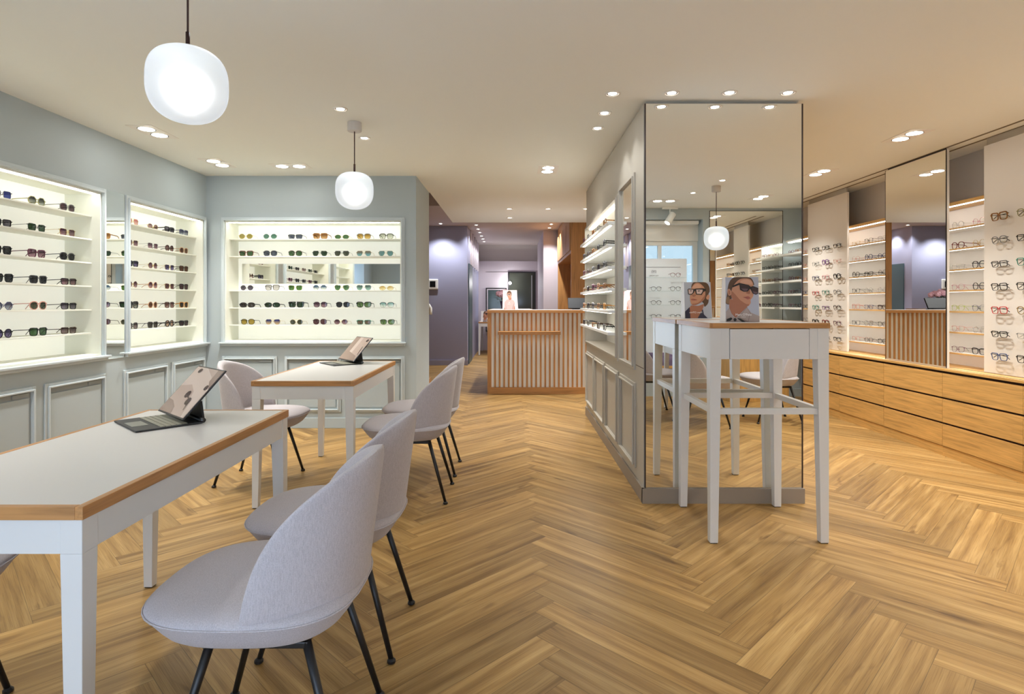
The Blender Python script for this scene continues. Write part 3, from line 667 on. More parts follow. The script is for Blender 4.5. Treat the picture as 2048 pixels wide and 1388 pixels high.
# open shelves of the right wall
secs = [('right of the sliding mirror', [4.515, 4.73]), ('left of the sliding mirror', [5.70, 5.92, 6.14])]
FIX = {(0, 0, 1): ('round', W_, 'silver'), (0, 0, 0): ('round', W_, 'pink'), (0, 1, 1): ('panto', T_, 'dark red'), (0, 1, 0): ('round', W_, 'gold'), (0, 2, 1): ('rect', W_, 'silver'), (0, 2, 0): ('panto', T_, 'black'),
       (0, 3, 1): ('panto', W_, 'pink'), (0, 3, 0): ('round', T_, 'black'), (0, 4, 1): ('panto', W_, 'lime'), (0, 4, 0): ('panto', W_, 'navy'), (0, 5, 1): ('panto', W_, 'rose'), (0, 5, 0): ('round', W_, 'silver'),
       (0, 6, 1): ('panto', W_, 'burgundy'), (0, 6, 0): ('cateye', T_, 'black')}
for s, (ds, ys) in enumerate(secs):
    for k, z in enumerate(RZ):
        for i, y in enumerate(ys):
            sh, st, fc = FIX.get((s, k, i)) or rnd_glasses()
            eyewear(sh, st, fc, 'clear', (3.572, y, z + .0005), -PI / 2, '%s %s eyeglasses, %s from right, %s oak shelf, %s' % (fc, SHN[sh], ORD[i], ORD[k], ds), 'eyeglasses on the oak-edged shelves', sun=False)
for k, z in enumerate(RZ[:6]):
    sh, st, fc = rnd_glasses()
    eyewear(sh, st, fc, 'clear', (3.572, 7.20, z + .0005), -PI / 2, '%s %s eyeglasses on %s oak shelf, beside the partition mirror edge' % (fc, SHN[sh], ORD[k]), 'eyeglasses on the oak-edged shelves', sun=False)
# eyeglasses hung on pegs of the sliding panels
PZ = [1.812, 1.645, 1.478, 1.311, 1.144, .977, .812]
P1 = [('square', K_, 'tortoise'), ('panto', T_, 'grey'), ('rect', T_, 'gunmetal'), ('square', T_, 'black'), ('square', T_, 'red'), ('rect', T_, 'black'), ('square', T_, 'blue')]
P1b = [('panto', T_, 'olive'), ('rect', T_, 'black'), ('square', T_, 'green'), ('square', T_, 'black'), ('panto', T_, 'gold'), ('rect', W_, 'grey'), ('square', T_, 'black')]
P2 = [[('rect', T_, 'black')] * 3, [('square', W_, 'gunmetal'), ('panto', K_, 'purple'), ('square', W_, 'rose')], [('square', T_, 'navy'), ('square', T_, 'pink'), ('panto', K_, 'black')], [('rect', T_, 'red'), ('square', T_, 'green'), ('panto', T_, 'grey')],
      [('panto', T_, 'teal'), ('rect', T_, 'purple'), ('panto', T_, 'dark brown')], [('panto', K_, 'black'), ('panto', K_, 'dark red'), ('square', T_, 'burgundy')], [('rect', T_, 'gunmetal')] * 3]
def peg_glasses(spec, y, z, label, grp):
    t = eyewear(*spec, 'clear', (3.462, y, z - .022), -PI / 2, label, grp, sun=False, tilt=.12, temple_c='black' if spec[1] != W_ else None, folded=True)
    p = MB().tube([(0, .004, .019), (0, .0364, .012)], .004, 8); p.obj('display_peg', glass, t, smooth=True, label='clear acrylic holder peg')
for k, z in enumerate(PZ):
    for i, y in enumerate((4.19, 3.975, 3.76)):
        sp = (P1, P1b, P1)[i][k]
        peg_glasses(sp, y, z, '%s %s eyeglasses, %s column, %s row of the right edge panel' % (sp[2], SHN[sp[0]], ('left', 'middle', 'right')[i], ORD[k]), 'eyeglasses on the right sliding panel')
    for i, y in enumerate((6.745, 6.528, 6.295)):
        sp = P2[k][i]
        peg_glasses(sp, y, z, '%s %s eyeglasses, %s column, %s row of the far white panel' % (sp[2], SHN[sp[0]], ('left', 'middle', 'right')[i], ORD[k]), 'eyeglasses on the far sliding panel')
# near the street: seen only as tiny reflections
for k, z in enumerate(RZ[:5]):
    for i, y in enumerate((.36, .53, .68)):
        sh, st, fc = rnd_glasses(True)
        eyewear(sh, st, fc, 'clear', (3.572, y + .02, z + .0005), -PI / 2, '%s %s eyeglasses, %s from street, %s oak shelf, mirror view' % (fc, SHN[sh], ORD[i], ORD[k]), 'eyeglasses near the street', sun=False)
    for i, y in enumerate((1.42, 1.60, 1.76)):
        sh, st, fc = rnd_glasses(True)
        eyewear(sh, st, fc, 'clear', (3.572, y, z + .0005), -PI / 2, '%s %s eyeglasses, %s past street panel, %s oak shelf, mirror view' % (fc, SHN[sh], ORD[i], ORD[k]), 'eyeglasses near the street', sun=False)
    for i, y in enumerate((.86, 1.05, 1.2)):
        sh, st, fc = rnd_glasses(True)
        if k < 4: peg_glasses((sh, st, fc), y, PZ[k], '%s %s eyeglasses, %s column, %s row of the street panel' % (fc, SHN[sh], ORD[i], ORD[k]), 'eyeglasses near the street')
for k, z in enumerate(SHELF_Z):
    for i, y in enumerate((-.28, -.10, .08)):
        sh, st, fc = rnd_glasses(True)
        if k < 5: eyewear(sh, st, fc, 'clear', (XR - .26, y, z - .0095), -PI / 2, '%s %s eyeglasses, %s from street, %s shelf of white street unit' % (fc, SHN[sh], ORD[i], rowN[k]), 'eyeglasses near the street', sun=False)
# ------------------------------------------------------------------ consultation tables
def table(label, x0, x1, y0, y1, h=.745, apron=.077, leg=.05, grp=None, name='table'):
    cx, cy = (x0 + x1) / 2, (y0 + y1) / 2; hx, hy = (x1 - x0) / 2, (y1 - y0) / 2
    t = thing(name, label, 'table', (cx, cy, 0), group=grp)
    th = .030
    MB().box(-hx + .003, hx - .003, -hy + .003, hy - .003, h - th, h - .001).obj('tabletop', table_top_m, t)
    for s_ in (-1, 1):
        xs = sorted((s_ * hx, s_ * (hx - .018))); MB().box(*xs, -hy, hy, h - th, h).obj('edge_band', oakd_y, t, bevel=.0015, label='oak edge of a long side')
        ys = sorted((s_ * hy, s_ * (hy - .018))); MB().box(-hx + .018, hx - .018, *ys, h - th, h).obj('edge_band', oakd_x, t, bevel=.0015, label='oak edge of a short side')
    a = MB(); zt = h - th; z0 = zt - apron; i = .004
    a.box(-hx + leg + i, hx - leg - i, -hy + i + .002, -hy + i + .022, z0, zt).box(-hx + leg + i, hx - leg - i, hy - i - .022, hy - i - .002, z0, zt)
    a.box(-hx + i + .002, -hx + i + .022, -hy + leg + i, hy - leg - i, z0, zt).box(hx - i - .022, hx - i - .002, -hy + leg + i, hy - leg - i, z0, zt)
    a.obj('apron', table_white, t)
    for sx in (-1, 1):
        for sy in (-1, 1):
            def q(w):
                xs = sorted((sx * (hx - i), sx * (hx - i - w))); ys = sorted((sy * (hy - i), sy * (hy - i - w))); return (*xs, *ys)
            MB().taper(q(leg * .70), .004, q(leg), z0).taper(q(leg), z0, q(leg), zt).obj('leg', table_white, t, bevel=.0015)
            k = q(leg * .70); MB().box(k[0] + .003, k[1] - .003, k[2] + .003, k[3] - .003, 0, .004).obj('foot_glide', black, t)
    return t
TG = 'white consultation tables with oak edges'
table('white table with oak edge and open tablet, nearest the camera and cut by the frame', -1.562, -.962, 1.31, 2.51, grp=TG)
table('white table with oak edge and tablet in front of the niche wall', -1.532, -.932, 3.42, 4.62, grp=TG)
table('white table behind the camera, seen only in the partition mirror', 1.72, 2.32, .30, 1.0, grp=TG)
table('white table with photo card in the rear room behind the counter', -.82, -.22, 13.5, 14.7, h=.765, grp=TG)

# ------------------------------------------------------------------ chairs
def fabric(name, col):
    m = bpy.data.materials.new(name); m.use_nodes = True; nt = m.node_tree; N = nt.nodes; L = nt.links; b = N['Principled BSDF']; b.inputs['Roughness'].default_value = .9
    b.inputs['Sheen Weight'].default_value = .25; b.inputs['Specular IOR Level'].default_value = .2
    tc = N.new('ShaderNodeTexCoord')
    mp = N.new('ShaderNodeMapping'); mp.inputs['Rotation'].default_value = (.6, .6, .785); mp.inputs['Scale'].default_value = (420, 420, 420); L.new(tc.outputs['Object'], mp.inputs['Vector'])
    wv = N.new('ShaderNodeTexNoise'); wv.inputs['Scale'].default_value = 1.0; wv.inputs['Detail'].default_value = 1.0; L.new(mp.outputs[0], wv.inputs['Vector'])
    mp2 = N.new('ShaderNodeMapping'); mp2.inputs['Scale'].default_value = (500, 500, 60); L.new(tc.outputs['Object'], mp2.inputs['Vector'])
    n2 = N.new('ShaderNodeTexNoise'); n2.inputs['Scale'].default_value = 1.0; n2.inputs['Detail'].default_value = 1; L.new(mp2.outputs[0], n2.inputs['Vector'])
    ad = N.new('ShaderNodeMath'); ad.operation = 'ADD'; L.new(wv.outputs['Fac'], ad.inputs[0]); L.new(n2.outputs['Fac'], ad.inputs[1])
    r = N.new('ShaderNodeMapRange'); r.inputs['From Min'].default_value = .7; r.inputs['From Max'].default_value = 1.3; L.new(ad.outputs[0], r.inputs['Value'])
    x = N.new('ShaderNodeMix'); x.data_type = 'RGBA'; L.new(r.outputs[0], x.inputs['Factor']); x.inputs[6].default_value = (*[v * .85 for v in col], 1); x.inputs[7].default_value = (*[min(1, v * 1.12) for v in col], 1)
    L.new(x.outputs[2], b.inputs['Base Color'])
    bp = N.new('ShaderNodeBump'); bp.inputs['Strength'].default_value = .35; bp.inputs['Distance'].default_value = .0012; L.new(ad.outputs[0], bp.inputs['Height']); L.new(bp.outputs[0], b.inputs['Normal'])
    return m
fab = fabric('chair_fabric_pale_lilac_grey', c(186, 180, 183))
def make_chair(label, loc, rz, grp):
    t = thing('upholstered_chair', label, 'chair', loc, rz, grp)
    # seat: plan outline (front = +x)
    n = 40
    def plan(k, s=1.0):
        a = 2 * PI * k / n; cs, sn = math.cos(a), math.sin(a); p = 2.9
        x = math.copysign(abs(cs) ** (2 / p), cs); y = math.copysign(abs(sn) ** (2 / p), sn)
        x *= .275 if x > 0 else .262
        return (.035 + x * s, y * .252 * s)
    rings = [(.60, .372), (.76, .371), (.84, .380), (.95, .424), (.985, .438), (1.0, .4445), (.992, .452), (.95, .464), (.75, .476), (.40, .480), (.12, .481)]
    m = MB(); vs = []
    for s, z in rings: vs += [(*plan(k, s), z) for k in range(n)]
    fs = [(i * n + k, i * n + (k + 1) % n, (i + 1) * n + (k + 1) % n, (i + 1) * n + k) for i in range(len(rings) - 1) for k in range(n)]
    fs += [tuple(range(n - 1, -1, -1)), tuple(range((len(rings) - 1) * n, len(rings) * n))]
    m.add(vs, fs); seat = subsurf(m.obj('seat', fab, t, smooth=True), 1)
    # piping seam round the rim
    m = MB(); pts = [(*plan(k, 1.0), .4445) for k in range(n + 1)]; m.tube(pts, .0022, 6); m.obj('piping', fab, seat, smooth=True)
    # curved back shell
    NS, NT = 12, 16
    outer, inner = [], []
    for i in range(NS + 1):
        s = i / NS; z = .447 + .363 * s
        ph = math.radians(88) * max(0.0, 1 - s ** 2.7) ** .50
        ph = max(ph, math.radians(7)); 
        lean = .055 * s
        th = .056 - .014 * s
        ro, ri = [], []
        for j in range(NT + 1):
            a = -ph + 2 * ph * j / NT
            ex = (1 - abs(j / NT * 2 - 1) ** 3.5)
            rx, ry = .249 - .008 * s, .252 - .016 * s
            X = .02 - lean - rx * math.cos(a); Y = ry * math.sin(a)
            nx, ny = math.cos(a), -math.sin(a)
            tt = th * (.35 + .65 * ex) * (1 if s < .96 else .7)
            ro.append((X, Y, z)); ri.append((X + nx * tt, Y + ny * tt, z - (.004 if s > .95 else 0)))
        outer.append(ro); inner.append(ri)
    m = MB(); W = NT + 1; H = NS + 1
    m.v = [p for r in outer for p in r] + [p for r in inner for p in r]; o2 = W * H
    for i in range(NS):
        for j in range(NT):
            q = (i * W + j, i * W + j + 1, (i + 1) * W + j + 1, (i + 1) * W + j)
            m.f.append(q); m.f.append(tuple(o2 + k for k in reversed(q)))
        for j in (0, NT): m.f.append((i * W + j, (i + 1) * W + j, o2 + (i + 1) * W + j, o2 + i * W + j))
    for j in range(NT):
        for i in (0, NS): m.f.append((i * W + j, i * W + j + 1, o2 + i * W + j + 1, o2 + i * W + j))
    m.mi = [0] * len(m.f)
    subsurf(m.obj('backrest', fab, t, smooth=True), 2)
    fr = MB()
    for sy in (-1, 1): fr.box(-.125, .135, sy * .15 - .011, sy * .15 + .011, .352, .369)
    for x in (-.11, .12): fr.box(x - .011, x + .011, -.15, .15, .352, .369)
    fr.obj('seat_frame', black, t, bevel=.003)
    for sx in (-1, 1):
        for sy in (-1, 1):
            MB().tube([(sx * .118, sy * .150, .366), (sx * .22, sy * .19, .012)], .0115, 10, r2=.0085).obj('leg', black, t, smooth=True)
            MB().lathe([(.0085, .016), (.0145, .010), (.0145, .003), (.011, 0)], 12, sx * .221, sy * .1905).obj('foot_glide', black, t)
    return t
CG = 'pale lilac-grey upholstered chairs'
ch = make_chair('grey upholstered chair nearest the camera, facing the near table', (-.63, 1.60, 0), PI, CG)
dup(ch, (-.63, 2.15, 0), PI, 'grey upholstered chair second from the camera, behind the nearest chair', CG)
dup(ch, (-.63, 3.695, 0), PI, 'grey upholstered chair third from the camera, at the near side of the far table', CG)
dup(ch, (-.63, 4.25, 0), PI, 'grey upholstered chair farthest from the camera, last of the four facing left', CG)
dup(ch, (-1.73, 4.01, 0), 0, 'grey upholstered chair on the wall side of the far table', CG)
dup(ch, (-1.78, 1.62, 0), 0, 'grey upholstered chair on the wall side of the near table, only its seat edge showing', CG)
dup(ch, (1.84, 1.28, 0), 0, 'grey upholstered chair in the mirror, centre of the partition mirror', CG)
dup(ch, (1.49, .67, 0), 0, 'grey upholstered chair in the mirror, at the left mirror edge', CG)
dup(ch, (2.645, 1.035, 0), PI, 'grey upholstered chair in the mirror, with its whole seat in view at the right', CG)

# ------------------------------------------------------------------ tablets on keyboard stands
def tablet(label, loc, rz, pic):
    """local x: from the trackpad edge to the hinge, local y: along the hinge"""
    t = thing('tablet_computer', label, 'tablet', loc, rz, 'tablets on keyboard stands')
    k = MB().box(0, .222, -.138, .138, 0, .006).obj('keyboard', mat('keyboard_rubber', c(44, 46, 48), .55), t, bevel=.0025)
    m = MB()
    for r in range(5):
        for q in range(13): m.box(.082 + r * .0185, .082 + r * .0185 + .0155, -.128 + q * .0197, -.128 + q * .0197 + .0165, .0062, .0078)
    m.obj('keys', mat('key_caps', c(150, 148, 132), .5), k)
    MB().box(.012, .066, -.05, .05, .0061, .0066).obj('trackpad', mat('trackpad', c(104, 106, 100), .3), k)
    MB().tube([(.224, -.136, .011), (.224, .136, .011)], .0095, 12).obj('hinge', mat('hinge_metal', c(88, 90, 92), .3, 1), t, smooth=True)
    # stand leaf from the hinge up to the back of the screen
    b0, b1 = Vector((.150, 0, .024)), Vector((.305, 0, .193)); d = (b1 - b0).normalized(); nrm = Vector((-d.z, 0, d.x))
    mid = b0 + d * .088 - nrm * .007
    s = MB(); s.add([(.222, -.134, .012), (.230, -.134, .012), (mid.x + .006, -.134, mid.z), (mid.x - .002, -.134, mid.z), (.222, .134, .012), (.230, .134, .012), (mid.x + .006, .134, mid.z), (mid.x - .002, .134, mid.z)],
                   [(0, 1, 2, 3), (7, 6, 5, 4), (0, 4, 5, 1), (1, 5, 6, 2), (2, 6, 7, 3), (3, 7, 4, 0)])
    s.obj('stand_leaf', mat('stand_black', c(20, 21, 24), .45), t)
    P = lambda v, y, o: tuple(b0 + d * v + nrm * o + Vector((0, y, 0)))
    L_ = (b1 - b0).length; hw = .1405
    s = MB(); s.add([P(0, -hw, -.006), P(0, hw, -.006), P(L_, hw, -.006), P(L_, -hw, -.006), P(0, -hw, 0), P(0, hw, 0), P(L_, hw, 0), P(L_, -hw, 0)],
                    [(0, 1, 2, 3), (7, 6, 5, 4), (0, 4, 5, 1), (1, 5, 6, 2), (2, 6, 7, 3), (3, 7, 4, 0)])
    body = s.obj('tablet_body', mat('tablet_shell', c(60, 60, 64), .3, .6), t, bevel=.002)
    bgs = [mat('screen_sand', c(168, 148, 138), .12, emit=.06), mat('screen_sand_light', c(186, 168, 158), .12, emit=.06), mat('screen_sand_dark', c(140, 120, 110), .12, emit=.05), mat('screen_lens', c(58, 34, 42), .12), mat('screen_frame', c(24, 18, 18), .12)]
    s = MB()
    e = .006; U = lambda u, v, o: P(e + (L_ - 2 * e) * v, hw - e - (2 * hw - 2 * e) * u, o)      # u: 0..1 from the far side to the near side
    s.quad([U(0, 0, .0004), U(1, 0, .0004), U(1, 1, .0004), U(0, 1, .0004)], 0)
    for i, (pts, mi) in enumerate(pic): s.quad([U(u, v, .0007 + .0003 * i) for u, v in pts], mi)
    s.obj('screen_picture', bgs, body, label='lit screen with a sandy picture of sunglasses')
    return t
def lens_blob(u, v, w_, h_, ang, mi=3):
    return ([(u + w_ * math.cos(a) * math.cos(ang) - h_ * math.sin(a) * math.sin(ang), v + w_ * math.cos(a) * math.sin(ang) + h_ * math.sin(a) * math.cos(ang)) for a in [2 * PI * k / 14 for k in range(14)]], mi)
pic1 = [([(0, .55), (.35, .62), (.6, .5), (.8, .2), (.9, 0), (1, 0), (1, .7), (.75, .85), (.4, 1), (0, 1)], 1), ([(0, 0), (.5, 0), (.42, .14), (.2, .24), (0, .26)], 2), ([(.82, .75), (1, .6), (1, 1), (.8, 1)], 2),
        lens_blob(.50, .42, .075, .075, 0), lens_blob(.70, .30, .075, .075, .2), lens_blob(.22, .92, .06, .05, .3), lens_blob(.90, .62, .05, .055, 0), ([(.565, .40), (.64, .36), (.64, .34), (.565, .38)], 4), ([(.75, .26), (.80, .12), (.81, .13), (.77, .28)], 4)]
pic2 = [([(0, .2), (.3, .35), (.3, 1), (0, 1)], 2), ([(.3, .35), (.5, .3), (.5, 1), (.3, 1)], 1), ([(0, 0), (1, 0), (.9, .2), (.5, .3), (.3, .35), (0, .2)], 2), lens_blob(.86, .88, .07, .06, .2), ([(.88, .62), (.92, .45), (.95, .25), (.93, .24), (.89, .42), (.86, .6)], 4)]
tablet('open tablet on black keyboard stand on the near table, sunglasses on screen', (-1.4275, 2.151, .745), math.radians(47.4), pic1)
tablet('open tablet on black keyboard stand on the far table', (-1.388, 4.34, .745), math.radians(39), pic2)

# ------------------------------------------------------------------ bar table at the partition mirror
t = thing('bar_table', 'tall white bar table with oak edge and drawer, touching the partition mirror', 'table', (1.273, 3.22, 0))
hx, hy, h = .30, .298, 1.10
MB().box(-hx + .003, hx - .003, -hy + .003, hy - .003, h - .026, h - .001).obj('tabletop', table_top_m, t)
for s_ in (-1, 1):
    xs = sorted((s_ * hx, s_ * (hx - .016))); MB().box(*xs, -hy, hy, h - .026, h).obj('edge_band', oakd_y, t, bevel=.001, label='oak edge of one side')
    ys = sorted((s_ * hy, s_ * (hy - .016))); MB().box(-hx + .016, hx - .016, *ys, h - .026, h).obj('edge_band', oakd_x, t, bevel=.001, label='oak edge of front or back')
zt, z0 = h - .026, .920; lg = .056
a = MB(); a.box(-hx + lg + .004, -.20, -hy + .006, -hy + .026, z0, zt).box(.20, hx - lg - .004, -hy + .006, -hy + .026, z0, zt)
a.box(-hx + lg, hx - lg, hy - .052, hy - .032, z0, zt); a.box(-hx + .006, -hx + .026, -hy + lg, hy - lg - .026, z0, zt).box(hx - .026, hx - .006, -hy + lg, hy - lg - .026, z0, zt)
a.box(-.20, .20, -hy + .03, hy - .03, z0 + .01, z0 + .02)
a.obj('apron', table_white, t)
MB().box(-.197, .197, -hy + .003, -hy + .024, z0, zt - .004).obj('drawer', table_white, t, bevel=.001)
for sx in (-1, 1):
    for sy in (-1, 1):
        def q(w_):
            xs = sorted((sx * (hx - .004), sx * (hx - .004 - w_))); ins = .004 if sy < 0 else .030; ys = sorted((sy * (hy - ins), sy * (hy - ins - w_))); return (*xs, *ys)
        MB().taper(q(.040), .004, q(lg), z0).taper(q(lg), z0, q(lg), zt).obj('leg', table_white, t, bevel=.0015)
        k = q(.04); MB().box(k[0] + .003, k[1] - .003, k[2] + .003, k[3] - .003, 0, .004).obj('foot_glide', black, t)
s = MB(); i = .018; w_ = .028
for sy in (-1, 1): ins = i if sy < 0 else .044; ys = sorted((sy * (hy - ins), sy * (hy - ins - w_))); s.box(-hx + .045, hx - .045, *ys, .642, .672)
for sx in (-1, 1): xs = sorted((sx * (hx - i), sx * (hx - i - w_))); s.box(*xs, -hy + .045, hy - .07, .642, .672)
s.obj('foot_rail', table_white, t, bevel=.001)

# ------------------------------------------------------------------ photo cards (posters on stands)
PM = {'bg': c(176, 178, 190), 'hair': c(92, 66, 48), 'hair2': c(136, 104, 74), 'skin': c(196, 140, 110), 'skin2': c(166, 108, 82), 'skin3': c(212, 160, 132), 'shirt': c(168, 152, 146), 'shirt2': c(138, 122, 118), 'lens': c(58, 38, 42), 'lens2': c(104, 80, 86),
      'black': c(28, 26, 28), 'lip': c(176, 102, 88), 'dark': c(86, 44, 34), 'navy': c(46, 44, 66), 'white': c(240, 238, 236), 'pinkbg': c(226, 198, 192), 'sweat': c(196, 158, 150), 'eye': c(40, 30, 28), 'clear': c(204, 176, 168)}
pmk = list(PM); pms = [mat('print_' + k, PM[k], .35) for k in pmk]
def smooth_pts(p, n=5):
    r = []; m = len(p)
    for i in range(m):
        a, b, d, e = (Vector((*p[(i + k) % m], 0)) for k in (-1, 0, 1, 2))
        for k in range(n):
            t_ = k / n; v = .5 * ((2 * b) + (d - a) * t_ + (2 * a - 5 * b + 4 * d - e) * t_ ** 2 + (3 * b - a - 3 * d + e) * t_ ** 3); r.append((v.x, v.y))
    return r
def picture(parent, polys, w_, h_, place, name='print', bg='bg'):
    """polys in 0..1 across, 0..1 up; place(x, y, layer) -> local point"""
    m = MB(); m.quad([place(0, 0, 0), place(w_, 0, 0), place(w_, h_, 0), place(0, h_, 0)], pmk.index(bg))
    for i, (k, pts, sm) in enumerate(polys):
        pp = [(min(max(x, 0), 1), min(max(y, 0), 1)) for x, y in (smooth_pts(pts) if sm else pts)]
        vs = [place(x * w_, y * h_, i + 1) for x, y in pp]
        cen = [sum(v[q] for v in vs) / len(vs) for q in range(3)]
        me = bpy.data.meshes.new('tmp'); bm = bmesh.new(); f = bm.faces.new([bm.verts.new(v) for v in vs]); r = bmesh.ops.triangulate(bm, faces=[f])
        bm.verts.index_update(); m.add([tuple(v.co) for v in bm.verts], [tuple(v.index for v in f.verts) for f in bm.faces], pmk.index(k)); bm.free(); bpy.data.meshes.remove(me)
    return m.obj(name, pms, parent)
def words(parent, body, size, place, rot, col, name='lettering', align='CENTER'):
    cu = bpy.data.curves.new(name, 'FONT'); cu.body = body; cu.size = size; cu.align_x = align; cu.extrude = .0002
    cu.materials.append(mat('ink_' + '_'.join(str(v) for v in col), c(*col), .5)); o = bpy.data.objects.new(name, cu); COL.objects.link(o); o.parent = parent; o.location = place; o.rotation_euler = rot
    bpy.context.view_layer.update(); me = bpy.data.meshes.new_from_object(o.evaluated_get(bpy.context.evaluated_depsgraph_get()))
    k = bpy.data.objects.new(name, me); COL.objects.link(k); k.parent = parent; k.location = place; k.rotation_euler = rot
    bpy.data.objects.remove(o); bpy.data.curves.remove(cu)
    return k
def px(pts): return [((x - 965) / 770, (1215 - y) / 1052) for x, y in pts]
man1 = [('hair', px([(1000, 560), (975, 700), (968, 780), (1050, 800), (1090, 640), (1110, 470), (1160, 330), (1230, 262), (1400, 205), (1560, 230), (1612, 350), (1636, 330), (1600, 232), (1540, 175), (1400, 160), (1200, 166), (1090, 230), (1030, 360)]), 1),
        ('hair2', px([(985, 660), (970, 760), (1040, 790), (1060, 690), (1030, 620)]), 1),
        ('skin2', px([(1060, 690), (1140, 700), (1300, 790), (1450, 850), (1440, 905), (1250, 1085), (1180, 1112), (1090, 1010), (1045, 900)]), 1),
        ('skin', px([(1190, 310), (1290, 222), (1420, 195), (1540, 215), (1600, 290), (1612, 380), (1590, 430), (1612, 560), (1590, 640), (1545, 700), (1545, 770), (1500, 835), (1440, 852), (1300, 800), (1140, 710), (1092, 590), (1120, 430)]), 1),
        ('skin2', px([(1110, 500), (1180, 560), (1300, 700), (1430, 790), (1500, 800), (1490, 838), (1430, 850), (1290, 800), (1140, 710), (1092, 590)]), 1),
        ('skin3', px([(1330, 250), (1460, 220), (1560, 260), (1580, 340), (1440, 320), (1320, 300)]), 1),
        ('skin2', px([(1480, 480), (1540, 430), (1560, 500), (1520, 560), (1440, 545)]), 1), ('skin3', px([(1530, 430), (1560, 440), (1575, 530), (1540, 550)]), 1),
        ('skin', px([(1010, 470), (1050, 440), (1095, 500), (1090, 580), (1040, 600), (1015, 550)]), 1), ('skin2', px([(1030, 490), (1060, 480), (1070, 560), (1040, 570)]), 1),
        ('lip', px([(1370, 640), (1430, 625), (1480, 610), (1530, 640), (1530, 670), (1470, 690), (1420, 660)]), 1), ('dark', px([(1360, 632), (1440, 640), (1535, 655), (1440, 650)]), 0),
        ('shirt', px([(965, 1215), (965, 975), (1040, 880), (1120, 1090), (1190, 1114), (1450, 868), (1545, 1000), (1740, 1080), (1745, 1215)]), 0),
        ('shirt2', px([(1240, 1110), (1450, 868), (1530, 1010), (1480, 1215), (1420, 1215)]), 0), ('shirt', px([(1260, 1105), (1452, 880), (1515, 1010), (1470, 1195)]), 0),
        ('black', px([(975, 1150), (1080, 1110), (1110, 1140), (1060, 1190), (975, 1200)]), 0), ('black', px([(1215, 1120), (1300, 1140), (1420, 1215), (1330, 1215), (1240, 1150)]), 0), ('black', px([(1135, 1140), (1180, 1128), (1205, 1165), (1180, 1198), (1140, 1190)]), 1),
        ('black', px([(1120, 372), (1280, 300), (1500, 352), (1545, 392), (1600, 375), (1722, 420), (1715, 555), (1660, 580), (1590, 548), (1548, 470), (1528, 440), (1470, 505), (1380, 508), (1300, 465), (1284, 345), (1130, 405)]), 0),
        ('lens', px([(1300, 325), (1495, 372), (1515, 400), (1455, 488), (1385, 492), (1318, 455)]), 0), ('lens2', px([(1320, 430), (1490, 440), (1455, 485), (1385, 490)]), 0),
        ('lens', px([(1570, 400), (1708, 432), (1700, 545), (1655, 562), (1600, 535), (1562, 465)]), 0), ('lens2', px([(1590, 500), (1702, 520), (1700, 545), (1655, 562), (1605, 535)]), 0)]
def px2(pts): return [((x - 275) / 580, (1145 - y) / 890) for x, y in pts]
man2 = [('hair', px2([(300, 480), (330, 560), (340, 760), (430, 860), (430, 640), (400, 470), (440, 360), (520, 280), (620, 285), (690, 380), (700, 420), (690, 330), (640, 258), (500, 250), (370, 270), (310, 360)]), 1),
        ('skin2', px2([(440, 800), (560, 840), (700, 830), (740, 870), (770, 960), (750, 1145), (590, 1145), (520, 1020), (470, 920)]), 1),
        ('skin', px2([(400, 470), (430, 370), (520, 280), (610, 285), (680, 370), (720, 470), (735, 640), (725, 760), (690, 820), (600, 815), (480, 740), (410, 640)]), 1),
        ('skin2', px2([(400, 560), (470, 660), (560, 760), (690, 790), (690, 820), (600, 815), (480, 740), (410, 640)]), 1),
        ('skin3', px2([(480, 350), (560, 300), (630, 330), (670, 400), (520, 400)]), 1), ('skin2', px2([(600, 580), (650, 560), (690, 585), (650, 620)]), 1), ('skin', px2([(310, 580), (350, 570), (385, 640), (360, 690), (320, 660)]), 1),
        ('lip', px2([(580, 690), (640, 670), (690, 665), (720, 685), (690, 705), (620, 705)]), 1), ('dark', px2([(570, 690), (640, 684), (725, 686), (640, 692)]), 0),
        ('black', px2([(380, 430), (440, 408), (600, 415), (640, 430), (760, 415), (785, 440), (775, 555), (700, 570), (650, 520), (625, 460), (600, 560), (480, 570), (440, 500), (385, 470)]), 0),
        ('clear', px2([(455, 440), (595, 440), (585, 545), (495, 550), (460, 490)]), 0), ('clear', px2([(660, 445), (765, 435), (760, 545), (705, 552), (670, 510)]), 0), ('eye', px2([(510, 470), (540, 462), (570, 475), (540, 485)]), 1), ('eye', px2([(690, 470), (715, 462), (735, 472), (712, 482)]), 1),
        ('navy', px2([(370, 1145), (450, 1050), (470, 920), (590, 1145)]), 0), ('navy', px2([(745, 1145), (755, 870), (860, 980), (890, 1145)]), 0)]
t = thing('photo_card', 'photo display card of a man wearing sunglasses, on the tall bar table', 'display card', (1.212, 3.115, 1.10), group=None)
CWD, CHT = .182, .238
MB().add([(-CWD / 2, -.0, 0), (CWD / 2, 0, 0), (CWD / 2, .085, 0), (-CWD / 2, .085, 0), (-CWD / 2 + .004, .012, CHT), (CWD / 2 - .004, .012, CHT), (CWD / 2 - .004, .055, CHT), (-CWD / 2 + .004, .055, CHT)],
         [(3, 2, 1, 0), (4, 5, 6, 7), (0, 1, 5, 4), (1, 2, 6, 5), (2, 3, 7, 6), (3, 0, 4, 7)]).obj('card_body', mat('card_white', c(228, 222, 220), .5), t)
sl = .012 / CHT
picture(t, man1, CWD - .006, CHT, lambda x, y, k: (-CWD / 2 + .003 + x, -.0006 + y * sl - .00025 * k, y))
sl2 = .030 / CHT
picture(t, man2, CWD - .006, CHT, lambda x, y, k: (CWD / 2 - .003 - x, .0856 - y * sl2 + .00025 * k, y), name='back_print')
